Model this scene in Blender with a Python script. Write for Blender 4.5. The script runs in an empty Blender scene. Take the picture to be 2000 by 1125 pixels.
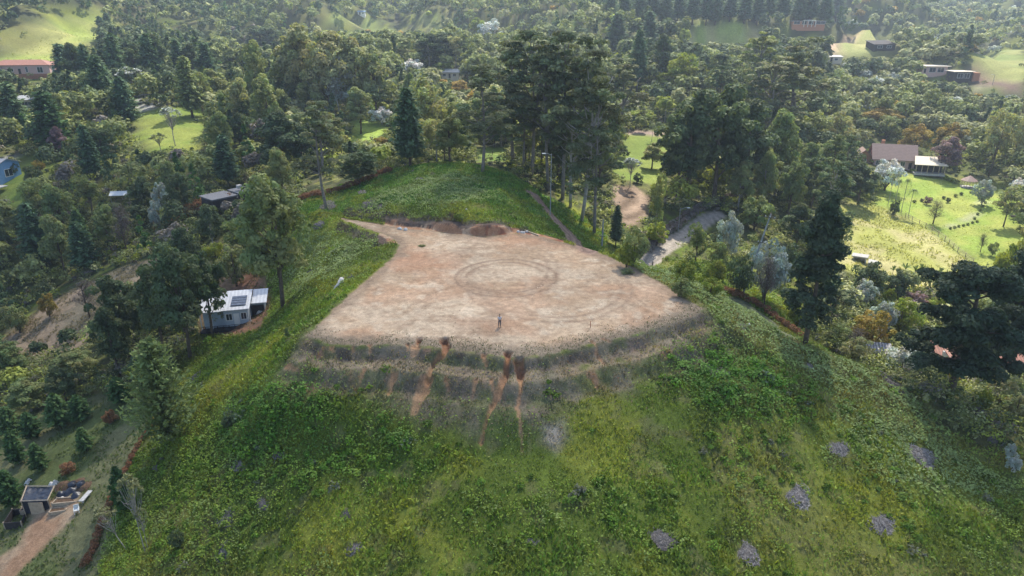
import bpy, math, random
import numpy as np
from mathutils import Vector, Matrix
R = math.radians
C = bpy.context.scene.collection
SC = bpy.context.scene
# ------------------------------------------------------------------ camera
CAM_Z = 38.0
PITCH = R(22.5)
F = 1333.0            # focal length in pixels of the 2000 px wide photograph
cd = bpy.data.cameras.new('camera'); cam = bpy.data.objects.new('camera', cd); C.objects.link(cam)
cam.location = (0, 0, CAM_Z); cam.rotation_euler = (math.pi/2 - PITCH, 0, 0)
cd.sensor_width = 36; cd.lens = 36*F/2000; cd.clip_start = 0.5; cd.clip_end = 6000
SC.camera = cam
# ------------------------------------------------------------------ sky, sun, exposure
SUN_EL, SUN_AZ = R(52), R(20)       # azimuth from +Y towards +X : the sun stands behind the hills, a little to the right
w = bpy.data.worlds.new('World'); SC.world = w; w.use_nodes = True
nt = w.node_tree; bg = nt.nodes['Background']
sky = nt.nodes.new('ShaderNodeTexSky'); sky.sky_type = 'NISHITA'; sky.sun_disc = False
sky.sun_elevation = SUN_EL; sky.sun_rotation = SUN_AZ
nt.links.new(sky.outputs[0], bg.inputs[0]); bg.inputs[1].default_value = 0.15
SD = Vector((math.sin(SUN_AZ)*math.cos(SUN_EL), math.cos(SUN_AZ)*math.cos(SUN_EL), math.sin(SUN_EL)))
sl = bpy.data.lights.new('sun', 'SUN'); so = bpy.data.objects.new('sun', sl); C.objects.link(so)
sl.energy = 4.8; sl.angle = R(0.53); sl.color = (1.0, 0.93, 0.80)
so.rotation_euler = SD.to_track_quat('Z', 'Y').to_euler()
SC.view_settings.view_transform = 'Standard'; SC.view_settings.look = 'None'
SC.view_settings.gamma = 1; SC.view_settings.exposure = 0.85
cy = SC.cycles
cy.max_bounces = 5; cy.diffuse_bounces = 3; cy.glossy_bounces = 1; cy.transmission_bounces = 3
cy.transparent_max_bounces = 6; cy.volume_bounces = 0; cy.caustics_reflective = False; cy.caustics_refractive = False
# ------------------------------------------------------------------ pixel <-> world helpers (planning only)
cP, sP = math.cos(PITCH), math.sin(PITCH)
def pray(px, py):
    dx = (px-1000)/F; dy = (562.5-py)/F
    return dx, cP+dy*sP, -sP+dy*cP
def pt(px, py, z):                       # where the ray through a photo pixel meets height z
    dx, dY, dZ = pray(px, py); t = (z-CAM_Z)/dZ
    return dx*t, dY*t, z
def proj(x, y, z):
    d = y*cP-(z-CAM_Z)*sP; u = y*sP+(z-CAM_Z)*cP
    return 1000+F*x/d, 562.5-F*u/d
def py_at(px, py, Y):                    # height of the ray at distance Y
    dx, dY, dZ = pray(px, py); return dx/dY*Y, CAM_Z+dZ/dY*Y
rng = np.random.default_rng(7); rnd = random.Random(7)
def h2(ix, iy, s):
    h = (ix.astype(np.int64)*374761393 + iy.astype(np.int64)*668265263 + s*974634777) & 0xffffffff
    h = ((h ^ (h >> 13))*1274126177) & 0xffffffff
    return ((h ^ (h >> 16)) & 0xffffff)/float(0xffffff)
def vn(x, y, s=0):
    x = np.asarray(x, float); y = np.asarray(y, float)
    ix = np.floor(x); iy = np.floor(y); fx = x-ix; fy = y-iy
    fx = fx*fx*(3-2*fx); fy = fy*fy*(3-2*fy)
    a = h2(ix, iy, s); b = h2(ix+1, iy, s); c = h2(ix, iy+1, s); d = h2(ix+1, iy+1, s)
    return (a*(1-fx)+b*fx)*(1-fy)+(c*(1-fx)+d*fx)*fy
def fbm(x, y, sc, s=0, o=4):
    v = 0; a = .5; t = 0
    for i in range(o):
        v = v+a*vn(x/sc+i*17.3, y/sc-i*9.1, s+i); t += a; a *= .5; sc *= .5
    return v/t
def ss(a, b, x):
    t = np.clip((x-a)/(b-a), 0, 1); return t*t*(3-2*t)
def inpoly(x, y, P):
    x = np.asarray(x); y = np.asarray(y); r = np.zeros(np.broadcast(x, y).shape, bool)
    n = len(P)
    for i in range(n):
        x1, y1 = P[i][:2]; x2, y2 = P[(i+1) % n][:2]
        if y1 == y2: continue
        c = ((y1 > y) != (y2 > y)) & (x < (x2-x1)*(y-y1)/(y2-y1)+x1)
        r ^= c
    return r
def dseg(x, y, P, closed=False, tpar=False):
    d = np.full(np.broadcast(x, y).shape, 1e9); tt = np.zeros_like(d); n = len(P)
    for i in range(n if closed else n-1):
        x1, y1 = P[i][:2]; x2, y2 = P[(i+1) % n][:2]
        L = (x2-x1)**2+(y2-y1)**2+1e-9
        t = np.clip(((x-x1)*(x2-x1)+(y-y1)*(y2-y1))/L, 0, 1)
        dd = np.hypot(x-x1-t*(x2-x1), y-y1-t*(y2-y1))
        m = dd < d; d = np.where(m, dd, d); tt = np.where(m, i+t, tt)
    return (d, tt) if tpar else d
# ------------------------------------------------------------------ terrain: heights read off the photograph at control points
CTRL = """1000 860 -6.2;1000 960 -7.6;1000 1125 -10;700 1125 -12.5;450 1125 -15;230 1125 -18.5;640 900 -8.4;450 900 -10.8;340 900 -13.2;250 1000 -16.8
520 780 -5;540 740 -3.2;430 780 -8.4;330 820 -12.6;700 830 -5.6;860 800 -4;1200 780 -3.8;1120 700 -1.3;1250 900 -7;1500 1125 -12.5;1500 900 -8.5;1750 1125 -14.5
2000 1125 -17;1700 900 -10.5;2000 930 -14.5;1380 660 -.9;1330 700 -2.2;1500 700 -3.6;1600 800 -7;1700 720 -8;1850 770 -11.6;2000 802 -14.6;1480 780 -5;1880 850 -13
470 690 -9.5;405 652 -12.4;445 640 -12.6;510 592 -11.5;560 620 -7.2;600 560 -4;640 500 -2.6;700 490 -1.4;545 600 -8.6;600 450 -1.6;560 470 -4.5
590 402 -1;625 408 .2;520 430 -6.5;700 372 1.8;760 345 3.4;850 325 5;930 335 4.6;1000 342 3;1050 380 .8;1080 420 -.9;700 410 1;800 400 3;900 400 3.6;960 400 2.6;1000 420 1.4
870 432 2.6;950 438 2.3;760 428 .7;1105 472 -.8
1085 420 -4.2;1060 390 -3.2;1100 440 -5;1150 455 -7.2;1180 480 -9;1150 400 -5.4;1120 360 -4;1260 512 -12.2;1330 460 -11.2;1405 418 -10;1200 450 -9.6
1230 400 -8;1260 370 -7;1230 340 -5.6;1250 300 -6;1260 262 -4;1230 190 3;1160 250 -3;1000 320 .8;950 310 -1;900 290 -1.5
1400 570 -3;1250 515 -2.3;1560 664 -5;1500 632 -4;1330 545 -2.4;1590 672 -6.4
1440 570 -9.5;1520 640 -10.5;1570 665 -11.5;1400 520 -13.5;1500 500 -15;1600 560 -16.5;1740 600 -20;1850 720 -20.5;1700 680 -18;1650 470 -18;1700 520 -20;1880 530 -21.5;1960 520 -21.5
1650 400 -16;1750 420 -18;1850 380 -17.5;1980 400 -17;1950 460 -19.5;1750 310 -15;1850 330 -16;1980 330 -15;1400 390 -10.5;1480 420 -12;1450 350 -9.5
1900 250 -10;1700 200 -4.2;1600 250 -6;1500 250 -5;1400 200 0;1850 100 7.3;1860 175 -2;1900 190 -3;1930 130 7;2000 112 9;1960 170 2;1985 185 -1;1890 150 3;1700 100 9.7;1640 90 11;1580 64 16.5
1500 80 15;1400 70 17.7;1300 60 18;1800 30 @680;1900 10 @760;1650 20 @650;1400 20 @640;1400 160 5;1300 130 7;1100 100 12;1000 30 @620;1000 150 4;1000 220 -.8;900 160 3.5
900 130 7;870 60 19;800 100 11.4;700 50 23;850 45 23;830 230 -1;760 250 -2;760 300 -2;650 330 -4;650 230 -.8;600 290 -5;540 340 -6;650 160 4;550 240 -3;500 200 0;500 100 12;550 30 @560
450 320 -5.5;480 370 -5.4;470 270 -3;340 240 .4;300 205 3.8;380 205 2;330 290 -3;400 160 6;300 100 17;250 60 @470;200 100 16;100 80 20;180 40 27;0 100 15;0 60 @420;120 30 @470;200 15 @540
40 0 @560;250 0 @620;400 10 @640;400 60 @480;60 152 9;100 145 10.5;150 160 7;150 220 1;50 220 .5;60 260 -2;60 300 -5;10 330 -7;60 350 -8;110 340 -8;150 400 -12;60 400 -12;100 310 -6
250 400 -12;310 440 -12.5;400 420 -10;420 470 -11;300 500 -14;250 520 -15.6;180 560 -18.5;100 620 -23;20 680 -27;250 600 -17;180 640 -21;100 690 -25.5;180 480 -19;100 500 -21;50 560 -24;0 620 -29
300 640 -17;240 700 -18.5;350 690 -13.5;150 750 -20.5;50 780 -24;0 850 -24;250 775 -17.6;290 830 -15.4;160 880 -19.5;100 850 -21;220 940 -18.6;100 960 -21;0 1000 -23;100 1100 -22.4;0 1125 -23.5;180 1080 -21;150 1020 -20.6;0 900 -23.6
420 560 -12.5;380 600 -13.2;470 545 -11;450 500 -9.5"""
WC = """25 113 -9.5;29 107 -9;35 102 -9;41 96 -9.5;47 91 -11.5;56 90 -15;62 92 -17;80 93 -19.5;95 95 -21;20 118 -10.5;-400 0 -20;-200 20 -28;0 0 -17;200 0 -22;400 0 -24;0 -200 -40;-500 -200 -45;500 -200 -45;110 60 -24;160 100 -25;250 150 -25;-130 80 -32;-200 100 -34;-300 200 -15;300 250 -18
-700 500 30;700 500 8;900 900 50;-900 900 95;0 1000 70;0 1600 150;-1200 1600 170;1200 1600 150;-500 800 80;400 800 42;700 800 46;-300 620 52;150 760 46;-2500 0 0;2500 0 0;0 3000 200;0 -2500 -60;2500 3000 200;-2500 3000 200;2500 -2500 -60;-2500 -2500 -60"""
P = []
for l in CTRL.replace('\n', ';').split(';'):
    a, b, c = l.split(); a = float(a); b = float(b)
    if c[0] == '@': x_, z_ = py_at(a, b, float(c[1:])); P.append((x_, float(c[1:]), z_))
    else: P.append(pt(a, b, float(c)))
for l in WC.replace('\n', ';').split(';'): P.append(tuple(map(float, l.split())))
P = np.array(P)
PADPX = [(655,424),(700,431),(760,441),(800,447),(840,450),(900,458),(950,462),(1010,455),(1060,462),(1110,476),(1180,497),(1235,522),(1290,552),(1340,583),(1372,603),(1355,616),(1300,634),(1230,657),(1150,674),(1080,690),(1010,698),(940,691),(865,680),(780,673),(700,676),(640,673),(600,655),(640,615),(690,570),(735,530),(770,500),(780,478),(760,462),(700,441)]
PAD = [pt(a, b, 0)[:2] for a, b in PADPX]
FRONT = [pt(a, b, 0)[:2] for a, b in PADPX[14:27]][::-1]
SX, SY = 1.0, 1.0
def rbf_fit(P):
    A = np.hypot(P[:, None, 0]-P[None, :, 0], P[:, None, 1]-P[None, :, 1])
    n = len(P); lam = 0.5
    Q = np.c_[np.ones(n), P[:, :2]/100]
    M = np.block([[-A-lam*0*np.eye(n), Q], [Q.T, np.zeros((3, 3))]])
    M[:n, :n] += np.eye(n)*lam
    M[:n, :n] -= 0
    s = np.linalg.solve(M, np.r_[P[:, 2], 0, 0, 0])
    return s[:n], s[n:]
EXTRA = [(x, y, 0.0) for x, y in PAD]+[(pt(a, b, 0)) for a, b in ((1000,550),(900,600),(1100,600),(900,500),(1050,500),(1200,600),(760,600),(1000,650))]
PP = np.vstack([P, np.array(EXTRA)])
# merge points that fall closer than 1.5 m
keep = []
for i in range(len(PP)):
    if all(np.hypot(*(PP[i, :2]-PP[j, :2])) > 1.5 for j in keep): keep.append(i)
PP = PP[keep]
RW, RQ = rbf_fit(PP)
def hbase(x, y):
    x = np.asarray(x, float).ravel(); y = np.asarray(y, float).ravel(); out = np.empty(len(x))
    for i in range(0, len(x), 40000):
        xx = x[i:i+40000]; yy = y[i:i+40000]
        A = np.sqrt((xx[:, None]-PP[None, :, 0])**2+(yy[:, None]-PP[None, :, 1])**2)
        out[i:i+40000] = -A@RW+RQ[0]+RQ[1]*xx/100+RQ[2]*yy/100
    return out
# ------------------------------------------------------------------ height field on a grid
def spacing(lo, hi, step, out_lo, out_hi, g=1.045, cap=14):
    c = list(np.arange(lo, hi+1e-6, step)); s = step
    while c[-1] < out_hi: s = min(s*g, cap if c[-1] < 900 else 1e9); c.append(c[-1]+s)
    s = step
    while c[0] > out_lo: s = min(s*g, cap if c[0] > -900 else 1e9); c.insert(0, c[0]-s)
    return np.array(c)
GX = spacing(-46, 46, .22, -2400, 2400); GY = spacing(46, 128, .22, -2400, 2900, cap=10)
XX, YY = np.meshgrid(GX, GY)           # [iy, ix]
def near_mask(x, y): return ss(230, 150, np.hypot(x, y-90))
STRI = None
def build_heights():
    global STRI
    # smooth base on a coarser set then bilinear would lose detail near, so evaluate everywhere
    z = hbase(XX, YY).reshape(XX.shape)
    far = ss(260, 520, YY)
    z += far*((1-2*np.abs(fbm(XX, YY, 150, 3, 4)-.5))**3-.55)*42+far*(fbm(XX, YY, 40, 7, 3)-.5)*12
    MO = [pt(1878, 153, -1)[:2], pt(1930, 164, -1)[:2], pt(2000, 187, -1)[:2], pt(2080, 205, -1)[:2], (470, 520), (330, 500), pt(1905, 122, 8)[:2]]
    z = np.where(inpoly(XX, YY, MO), z+(9-z+.02*(YY-430))*ss(0, 10, dseg(XX, YY, MO, True)), z)
    z += (fbm(XX, YY, 14, 11, 4)-.5)*1.5*ss(0, 30, np.hypot(XX-0, YY-97)-25)
    z += (fbm(XX, YY, 3.1, 21, 3)-.5)*.35*ss(260, 120, YY)
    ins = inpoly(XX, YY, PAD); d = dseg(XX, YY, PAD, True); sd = np.where(ins, -d, d)
    # front benches
    df, tf = dseg(XX, YY, FRONT, False, True)
    nfr = len(FRONT)-1
    frontw = ss(0, .6, tf)*ss(nfr, nfr-.8, tf)*(~ins)*(YY < 90)
    STRI = .62*fbm(tf*2.1+.5*fbm(XX, YY, 1.5, 36, 2), df*.22, .75, 37, 4)+.38*fbm(XX, YY, 1.0, 39, 3)
    wob = (fbm(XX, YY, 6, 31, 3)-.5)
    dd = np.maximum(df+wob*.8, 0)
    dd = dd+.35*(fbm(XX, YY, 1.6, 33, 3)-.5)
    prof = -1.25*ss(-.1, 1.5, dd)-.25*ss(1.6, 3.0, dd)-1.7*ss(3.0, 5.4, dd)-.2*ss(5.2, 6.6, dd)-.42*np.maximum(dd-6.2, 0)+(.35*(fbm(XX, YY, .9, 35, 3)-.5)+.45*(STRI-.5))*ss(.1, .6, dd)*ss(9, 6, dd)
    bl = ss(6.5, 11, dd)
    zf = prof*(1-bl)+z*bl
    z_out = z
    wblend = ss(0, np.where(z > .6, .9, 2.4), sd)
    zz = z_out*wblend
    zz = zz*(1-frontw)+zf*frontw
    micro = (fbm(XX, YY, 5, 41, 3)-.5)*.16
    z = np.where(ins, micro*ss(0, 1.5, d), zz)
    return z, sd, df, frontw
ZZ, SDP, DFR, FRW = build_heights()
def hz(x, y):
    x = np.asarray(x, float); y = np.asarray(y, float)
    i = np.clip(np.searchsorted(GX, x)-1, 0, len(GX)-2); j = np.clip(np.searchsorted(GY, y)-1, 0, len(GY)-2)
    fx = (x-GX[i])/(GX[i+1]-GX[i]); fy = (y-GY[j])/(GY[j+1]-GY[j])
    return (ZZ[j, i]*(1-fx)+ZZ[j, i+1]*fx)*(1-fy)+(ZZ[j+1, i]*(1-fx)+ZZ[j+1, i+1]*fx)*fy
_T = np.concatenate([np.arange(30, 260, .35), np.arange(260, 1500, 1.2)])
def hit(px, py, up=0.0):                 # first point of the ground (or of a level `up` above it) on the ray of a pixel
    dx, dY, dZ = pray(px, py)
    Y = _T; X = dx/dY*Y; Z = CAM_Z+dZ/dY*Y
    g = hz(X, Y)+up
    k = np.argmax(Z <= g)
    if Z[k] > g[k]: k = len(Y)-1
    return float(X[k]), float(Y[k]), float(g[k]-up)
def hits(L): return [hit(a, b)[:2] for a, b in L]
def pp(s): return [tuple(map(float, t.split(','))) for t in s.split()]
def vpoly(s): return hits(pp(s))
# ------------------------------------------------------------------ materials
def newmat(n):
    m = bpy.data.materials.new(n); m.use_nodes = True; t = m.node_tree; t.nodes.clear()
    return m, t, t.nodes.new('ShaderNodeOutputMaterial')
def nd(t, k, **kw):
    n = t.nodes.new(k)
    for a, b in kw.items(): setattr(n, a, b)
    return n
def ground_mat():
    m, t, out = newmat('ground_cover'); L = t.links.new
    b = nd(t, 'ShaderNodeBsdfPrincipled'); b.inputs['Roughness'].default_value = .95; b.inputs['Specular IOR Level'].default_value = .12
    at = nd(t, 'ShaderNodeAttribute', attribute_name='tint'); g = nd(t, 'ShaderNodeNewGeometry')
    n1 = nd(t, 'ShaderNodeTexNoise'); n1.inputs['Scale'].default_value = 1.3; n1.inputs['Detail'].default_value = 6; n1.inputs['Roughness'].default_value = .65
    n2 = nd(t, 'ShaderNodeTexNoise'); n2.inputs['Scale'].default_value = .11; n2.inputs['Detail'].default_value = 4
    L(g.outputs['Position'], n1.inputs['Vector']); L(g.outputs['Position'], n2.inputs['Vector'])
    r1 = nd(t, 'ShaderNodeMapRange'); r1.inputs[1].default_value = .25; r1.inputs[2].default_value = .75; r1.inputs[3].default_value = .68; r1.inputs[4].default_value = 1.32
    r2 = nd(t, 'ShaderNodeMapRange'); r2.inputs[1].default_value = .3; r2.inputs[2].default_value = .7; r2.inputs[3].default_value = .85; r2.inputs[4].default_value = 1.15
    L(n1.outputs['Fac'], r1.inputs[0]); L(n2.outputs['Fac'], r2.inputs[0])
    n3 = nd(t, 'ShaderNodeTexNoise'); n3.inputs['Scale'].default_value = 5.5; n3.inputs['Detail'].default_value = 5; n3.inputs['Roughness'].default_value = .75; L(g.outputs['Position'], n3.inputs['Vector'])
    r3 = nd(t, 'ShaderNodeMapRange'); r3.inputs[1].default_value = .3; r3.inputs[2].default_value = .7; r3.inputs[3].default_value = .72; r3.inputs[4].default_value = 1.28; L(n3.outputs['Fac'], r3.inputs[0])
    m0 = nd(t, 'ShaderNodeMath', operation='MULTIPLY'); L(r1.outputs[0], m0.inputs[0]); L(r3.outputs[0], m0.inputs[1])
    mu = nd(t, 'ShaderNodeMath', operation='MULTIPLY'); L(m0.outputs[0], mu.inputs[0]); L(r2.outputs[0], mu.inputs[1])
    vm = nd(t, 'ShaderNodeVectorMath', operation='SCALE'); L(at.outputs['Color'], vm.inputs[0]); L(mu.outputs[0], vm.inputs['Scale'])
    L(vm.outputs[0], b.inputs['Base Color'])
    bp = nd(t, 'ShaderNodeBump'); bp.inputs['Strength'].default_value = .6; bp.inputs['Distance'].default_value = .25
    ad = nd(t, 'ShaderNodeMath', operation='MULTIPLY_ADD'); ad.inputs[1].default_value = .5; L(n3.outputs['Fac'], ad.inputs[0]); L(n1.outputs['Fac'], ad.inputs[2]); L(ad.outputs[0], bp.inputs['Height']); L(bp.outputs[0], b.inputs['Normal'])
    L(b.outputs[0], out.inputs[0]); return m
def leaf_mat(n, col, col2, trans=.35, rough=.65, spec=.12, attr=True):
    m, t, out = newmat(n); L = t.links.new
    b = nd(t, 'ShaderNodeBsdfPrincipled'); b.inputs['Roughness'].default_value = rough; b.inputs['Specular IOR Level'].default_value = spec
    tr = nd(t, 'ShaderNodeBsdfTranslucent'); mx = nd(t, 'ShaderNodeMixShader'); mx.inputs[0].default_value = trans
    oi = nd(t, 'ShaderNodeObjectInfo'); at = nd(t, 'ShaderNodeAttribute', attribute_name='tint')
    mc = nd(t, 'ShaderNodeMix', data_type='RGBA'); mc.inputs[6].default_value = (*col, 1); mc.inputs[7].default_value = (*col2, 1)
    L(oi.outputs['Random'], mc.inputs[0])
    vm = nd(t, 'ShaderNodeVectorMath', operation='MULTIPLY'); L(mc.outputs[2], vm.inputs[0]); L(at.outputs['Color'], vm.inputs[1])
    L(vm.outputs[0], b.inputs['Base Color'])
    v2 = nd(t, 'ShaderNodeVectorMath', operation='MULTIPLY'); v2.inputs[1].default_value = (1.2, 1.2, .5); L(vm.outputs[0], v2.inputs[0])
    L(v2.outputs[0], tr.inputs['Color'])
    L(b.outputs[0], mx.inputs[1]); L(tr.outputs[0], mx.inputs[2]); L(mx.outputs[0], out.inputs[0]); return m
def plain(n, col, rough=.8, spec=.3, noise=.25, scale=3.0, bump=0.0, metal=0.0):
    m, t, out = newmat(n); L = t.links.new
    b = nd(t, 'ShaderNodeBsdfPrincipled'); b.inputs['Roughness'].default_value = rough; b.inputs['Specular IOR Level'].default_value = spec; b.inputs['Metallic'].default_value = metal
    g = nd(t, 'ShaderNodeTexCoord'); n1 = nd(t, 'ShaderNodeTexNoise'); n1.inputs['Scale'].default_value = scale; n1.inputs['Detail'].default_value = 5
    L(g.outputs['Object'], n1.inputs['Vector'])
    r = nd(t, 'ShaderNodeMapRange'); r.inputs[1].default_value = .3; r.inputs[2].default_value = .7; r.inputs[3].default_value = 1-noise; r.inputs[4].default_value = 1+noise
    L(n1.outputs['Fac'], r.inputs[0])
    vm = nd(t, 'ShaderNodeVectorMath', operation='SCALE'); vm.inputs[0].default_value = col; L(r.outputs[0], vm.inputs['Scale'])
    L(vm.outputs[0], b.inputs['Base Color'])
    if bump:
        bp = nd(t, 'ShaderNodeBump'); bp.inputs['Strength'].default_value = bump; bp.inputs['Distance'].default_value = .05
        L(n1.outputs['Fac'], bp.inputs['Height']); L(bp.outputs[0], b.inputs['Normal'])
    L(b.outputs[0], out.inputs[0]); return m
def striped(n, ca, cb, period, axis=0, rough=.7):
    m, t, out = newmat(n); L = t.links.new
    b = nd(t, 'ShaderNodeBsdfPrincipled'); b.inputs['Roughness'].default_value = rough
    g = nd(t, 'ShaderNodeTexCoord'); s = nd(t, 'ShaderNodeSeparateXYZ'); L(g.outputs['Object'], s.inputs[0])
    m1 = nd(t, 'ShaderNodeMath', operation='MULTIPLY'); m1.inputs[1].default_value = 1/period; L(s.outputs[axis], m1.inputs[0])
    m2 = nd(t, 'ShaderNodeMath', operation='PINGPONG'); m2.inputs[1].default_value = .5; L(m1.outputs[0], m2.inputs[0])
    n1 = nd(t, 'ShaderNodeTexNoise'); n1.inputs['Scale'].default_value = 2; L(g.outputs['Object'], n1.inputs['Vector'])
    m3 = nd(t, 'ShaderNodeMath', operation='ADD'); L(m2.outputs[0], m3.inputs[0]); L(n1.outputs['Fac'], m3.inputs[1])
    r = nd(t, 'ShaderNodeMapRange'); r.inputs[1].default_value = .55; r.inputs[2].default_value = .9; L(m3.outputs[0], r.inputs[0])
    mc = nd(t, 'ShaderNodeMix', data_type='RGBA'); mc.inputs[6].default_value = (*ca, 1); mc.inputs[7].default_value = (*cb, 1); L(r.outputs[0], mc.inputs[0])
    L(mc.outputs[2], b.inputs['Base Color']); L(b.outputs[0], out.inputs[0]); return m
# ------------------------------------------------------------------ mesh helpers
def npmesh(name, V, Fq, mat, tint=None, smooth=False):
    """V (n,3); Fq (m,3|4) numpy"""
    me = bpy.data.meshes.new(name); V = np.asarray(V, np.float32); Fq = np.asarray(Fq, np.int32)
    k = Fq.shape[1]
    me.vertices.add(len(V)); me.vertices.foreach_set('co', V.ravel())
    me.loops.add(Fq.size); me.loops.foreach_set('vertex_index', Fq.ravel())
    me.polygons.add(len(Fq)); me.polygons.foreach_set('loop_start', np.arange(0, Fq.size, k, dtype=np.int32))
    me.polygons.foreach_set('loop_total', np.full(len(Fq), k, np.int32))
    if smooth: me.polygons.foreach_set('use_smooth', np.ones(len(Fq), bool))
    me.update(calc_edges=True)
    if tint is not None:
        a = me.color_attributes.new('tint', 'FLOAT_COLOR', 'POINT')
        t = np.ones((len(V), 4), np.float32); t[:, :3] = tint; a.data.foreach_set('color', t.ravel())
    if mat: me.materials.append(mat)
    return me
def mobj(name, me, parent=None, loc=None):
    o = bpy.data.objects.new(name, me); C.objects.link(o)
    if parent: o.parent = parent
    if loc is not None: o.location = loc
    return o
def tag(o, label=None, cat=None, group=None, kind=None):
    if label: o['label'] = label
    if cat: o['category'] = cat
    if group: o['group'] = group
    if kind: o['kind'] = kind
    return o
def thing(name, label, cat, loc=(0, 0, 0), rz=0, group=None):
    o = bpy.data.objects.new(name, None); C.objects.link(o); o.location = loc; o.rotation_euler = (0, 0, rz); o.empty_display_size = .3
    return tag(o, label, cat, group)
class MB:
    """collects boxes, tubes and prisms, then becomes ONE mesh object"""
    def __init__(s): s.v = []; s.f = []
    def add(s, V, Fs):
        n = len(s.v); s.v += [tuple(map(float, p)) for p in V]; s.f += [tuple(i+n for i in f) for f in Fs]; return s
    def box(s, x0, x1, y0, y1, z0, z1):
        return s.add([(x0,y0,z0),(x1,y0,z0),(x1,y1,z0),(x0,y1,z0),(x0,y0,z1),(x1,y0,z1),(x1,y1,z1),(x0,y1,z1)],
            [(0,3,2,1),(4,5,6,7),(0,1,5,4),(1,2,6,5),(2,3,7,6),(3,0,4,7)])
    def slab(s, q, th):                      # quad (top corners) with thickness downwards
        V = [tuple(p) for p in q]+[(p[0], p[1], p[2]-th) for p in q]
        n = len(q)
        return s.add(V, [tuple(range(n)), tuple(range(2*n-1, n-1, -1))]+[(i, i+n, (i+1) % n+n, (i+1) % n) for i in range(n)])
    def tube(s, pts, rs, n=7, cap=True):
        pts = [Vector(p) for p in pts]
        if not hasattr(rs, '__len__'): rs = [rs]*len(pts)
        V = []; Fs = []
        for i, p in enumerate(pts):
            d = (pts[min(i+1, len(pts)-1)]-pts[max(i-1, 0)]).normalized()
            u = d.cross(Vector((0, 0, 1)) if abs(d.z) < .9 else Vector((1, 0, 0))).normalized(); w_ = d.cross(u)
            for k in range(n):
                a = 2*math.pi*k/n; V.append(p+(u*math.cos(a)+w_*math.sin(a))*rs[i])
        for i in range(len(pts)-1):
            for k in range(n):
                a = i*n+k; b = i*n+(k+1) % n; Fs.append((a, a+n, b+n, b))
        if cap: Fs += [tuple(range(n)), tuple(range(len(V)-1, len(V)-n-1, -1))]
        return s.add(V, Fs)
    def build(s, name, mat, parent=None, smooth=False, loc=None):
        me = bpy.data.meshes.new(name); me.from_pydata(s.v, [], s.f); me.materials.append(mat)
        if smooth: me.polygons.foreach_set('use_smooth', np.ones(len(me.polygons), bool))
        me.update(); return mobj(name, me, parent, loc)
# ------------------------------------------------------------------ ground colours and zones (all in world coordinates)
GULLY = [('867,664 871,680 866,694 848,708 840,728 836,748', 1.2, .62), ('834,750 822,775 808,806', .45, .95), ('992,692 991,715 986,738 972,775 958,800 940,862', 1.0, .52), ('1012,706 1017,735 1018,762', 1.3, .72),
 ('1018,762 1010,800 1018,840 1020,890', .22, .26), ('818,662 814,676', .9, .6), ('812,680 806,694', .4, .8), ('772,734 766,748 758,772', .4, .5), ('712,722 704,745', .35, .35), ('560,716 588,728', .15, .4), ('945,694 950,714', .45, .45), ('722,678 724,690', .4, .28), ('795,672 798,690', .45, .3),
 ('648,680 652,690', .35, .3), ('690,682 692,692', .35, .25), ('872,742 878,762', .35, .3), ('1165,692 1182,716', .35, .3), ('1155,668 1166,680', .4, .35), ('1178,662 1190,672', .35, .3), ('930,745 925,775', .3, .3), ('960,742 964,770', .3, .25)]
GUL = []
for s_, dep, wid in GULLY:
    GUL.append((hits(pp(s_)), dep, wid))
_ym = (GY > 44) & (GY < 100); _xm = (GX > -40) & (GX < 35)
ix_ = np.where(_xm)[0]; iy_ = np.where(_ym)[0]
sub = np.ix_(iy_, ix_)
GMASK = np.zeros_like(ZZ); GT = np.zeros_like(ZZ)
for L_, dep, wid in GUL:
    x = XX[sub]; y = YY[sub]
    d, t = dseg(x, y, L_, False, True); n = max(len(L_)-1, 1)
    w_ = wid*(1-.5*t/n)*(.45+1.1*fbm(x, y, .9, 5, 3)); d = d+.35*wid*(fbm(x, y, .7, 6, 2)-.5)
    g = np.clip(1-d/w_, 0, 1)
    ZZ[sub] -= .72*dep*ss(0, .42, g)*(1-.3*t/n)
    gm_ = ss(0, .25, g); GT[sub] = np.where(gm_ > GMASK[sub], t/n if dep > .6 else .55+.45*t/n, GT[sub]); GMASK[sub] = np.maximum(GMASK[sub], gm_*(1-.3*t/n))
# cut bank of the lane and road beds come with the control points
def nz(sc, s, o=4): return fbm(XX, YY, sc, s, o)
def mixc(A, col, m): return A*(1-m[..., None])+np.array(col)*m[..., None]
Zo = {}
Zo['meadow'] = vpoly('1640,405 1700,395 1760,425 1810,445 1860,480 1905,520 1900,560 1700,560 1640,520 1640,440')
Zo['lawn_r'] = vpoly('1700,400 1720,350 1800,335 1850,350 1900,360 1940,370 2000,380 2010,520 1960,540 1900,515 1860,475 1810,440 1760,420')
Zo['lawn_tl'] = vpoly('0,108 60,92 130,60 200,28 205,60 190,85 150,110 120,140 95,132 0,125')
Zo['lawn_l'] = vpoly('270,225 300,215 400,210 405,250 370,300 300,300 275,265')
Zo['lawn_ll'] = vpoly('-10,345 60,300 110,300 115,335 60,395 10,410 -10,400')
Zo['garden'] = vpoly('-20,1140 -20,870 60,810 130,790 210,765 300,790 295,830 262,900 235,970 205,1080 190,1140')
Zo['garden_dirt'] = vpoly('62,1010 70,990 110,975 162,962 150,1008 112,1050 60,1100 20,1140 -20,1140 -20,1100 40,1060')
Zo['earth'] = vpoly('-10,680 40,630 110,580 200,540 300,505 330,520 250,560 230,600 190,660 120,690 40,700')
Zo['house_yard'] = vpoly('395,560 430,535 470,520 520,545 530,590 510,640 400,655 385,610')
Zo['plough'] = vpoly('1195,365 1240,362 1272,388 1262,420 1240,450 1215,440 1200,400')
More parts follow.
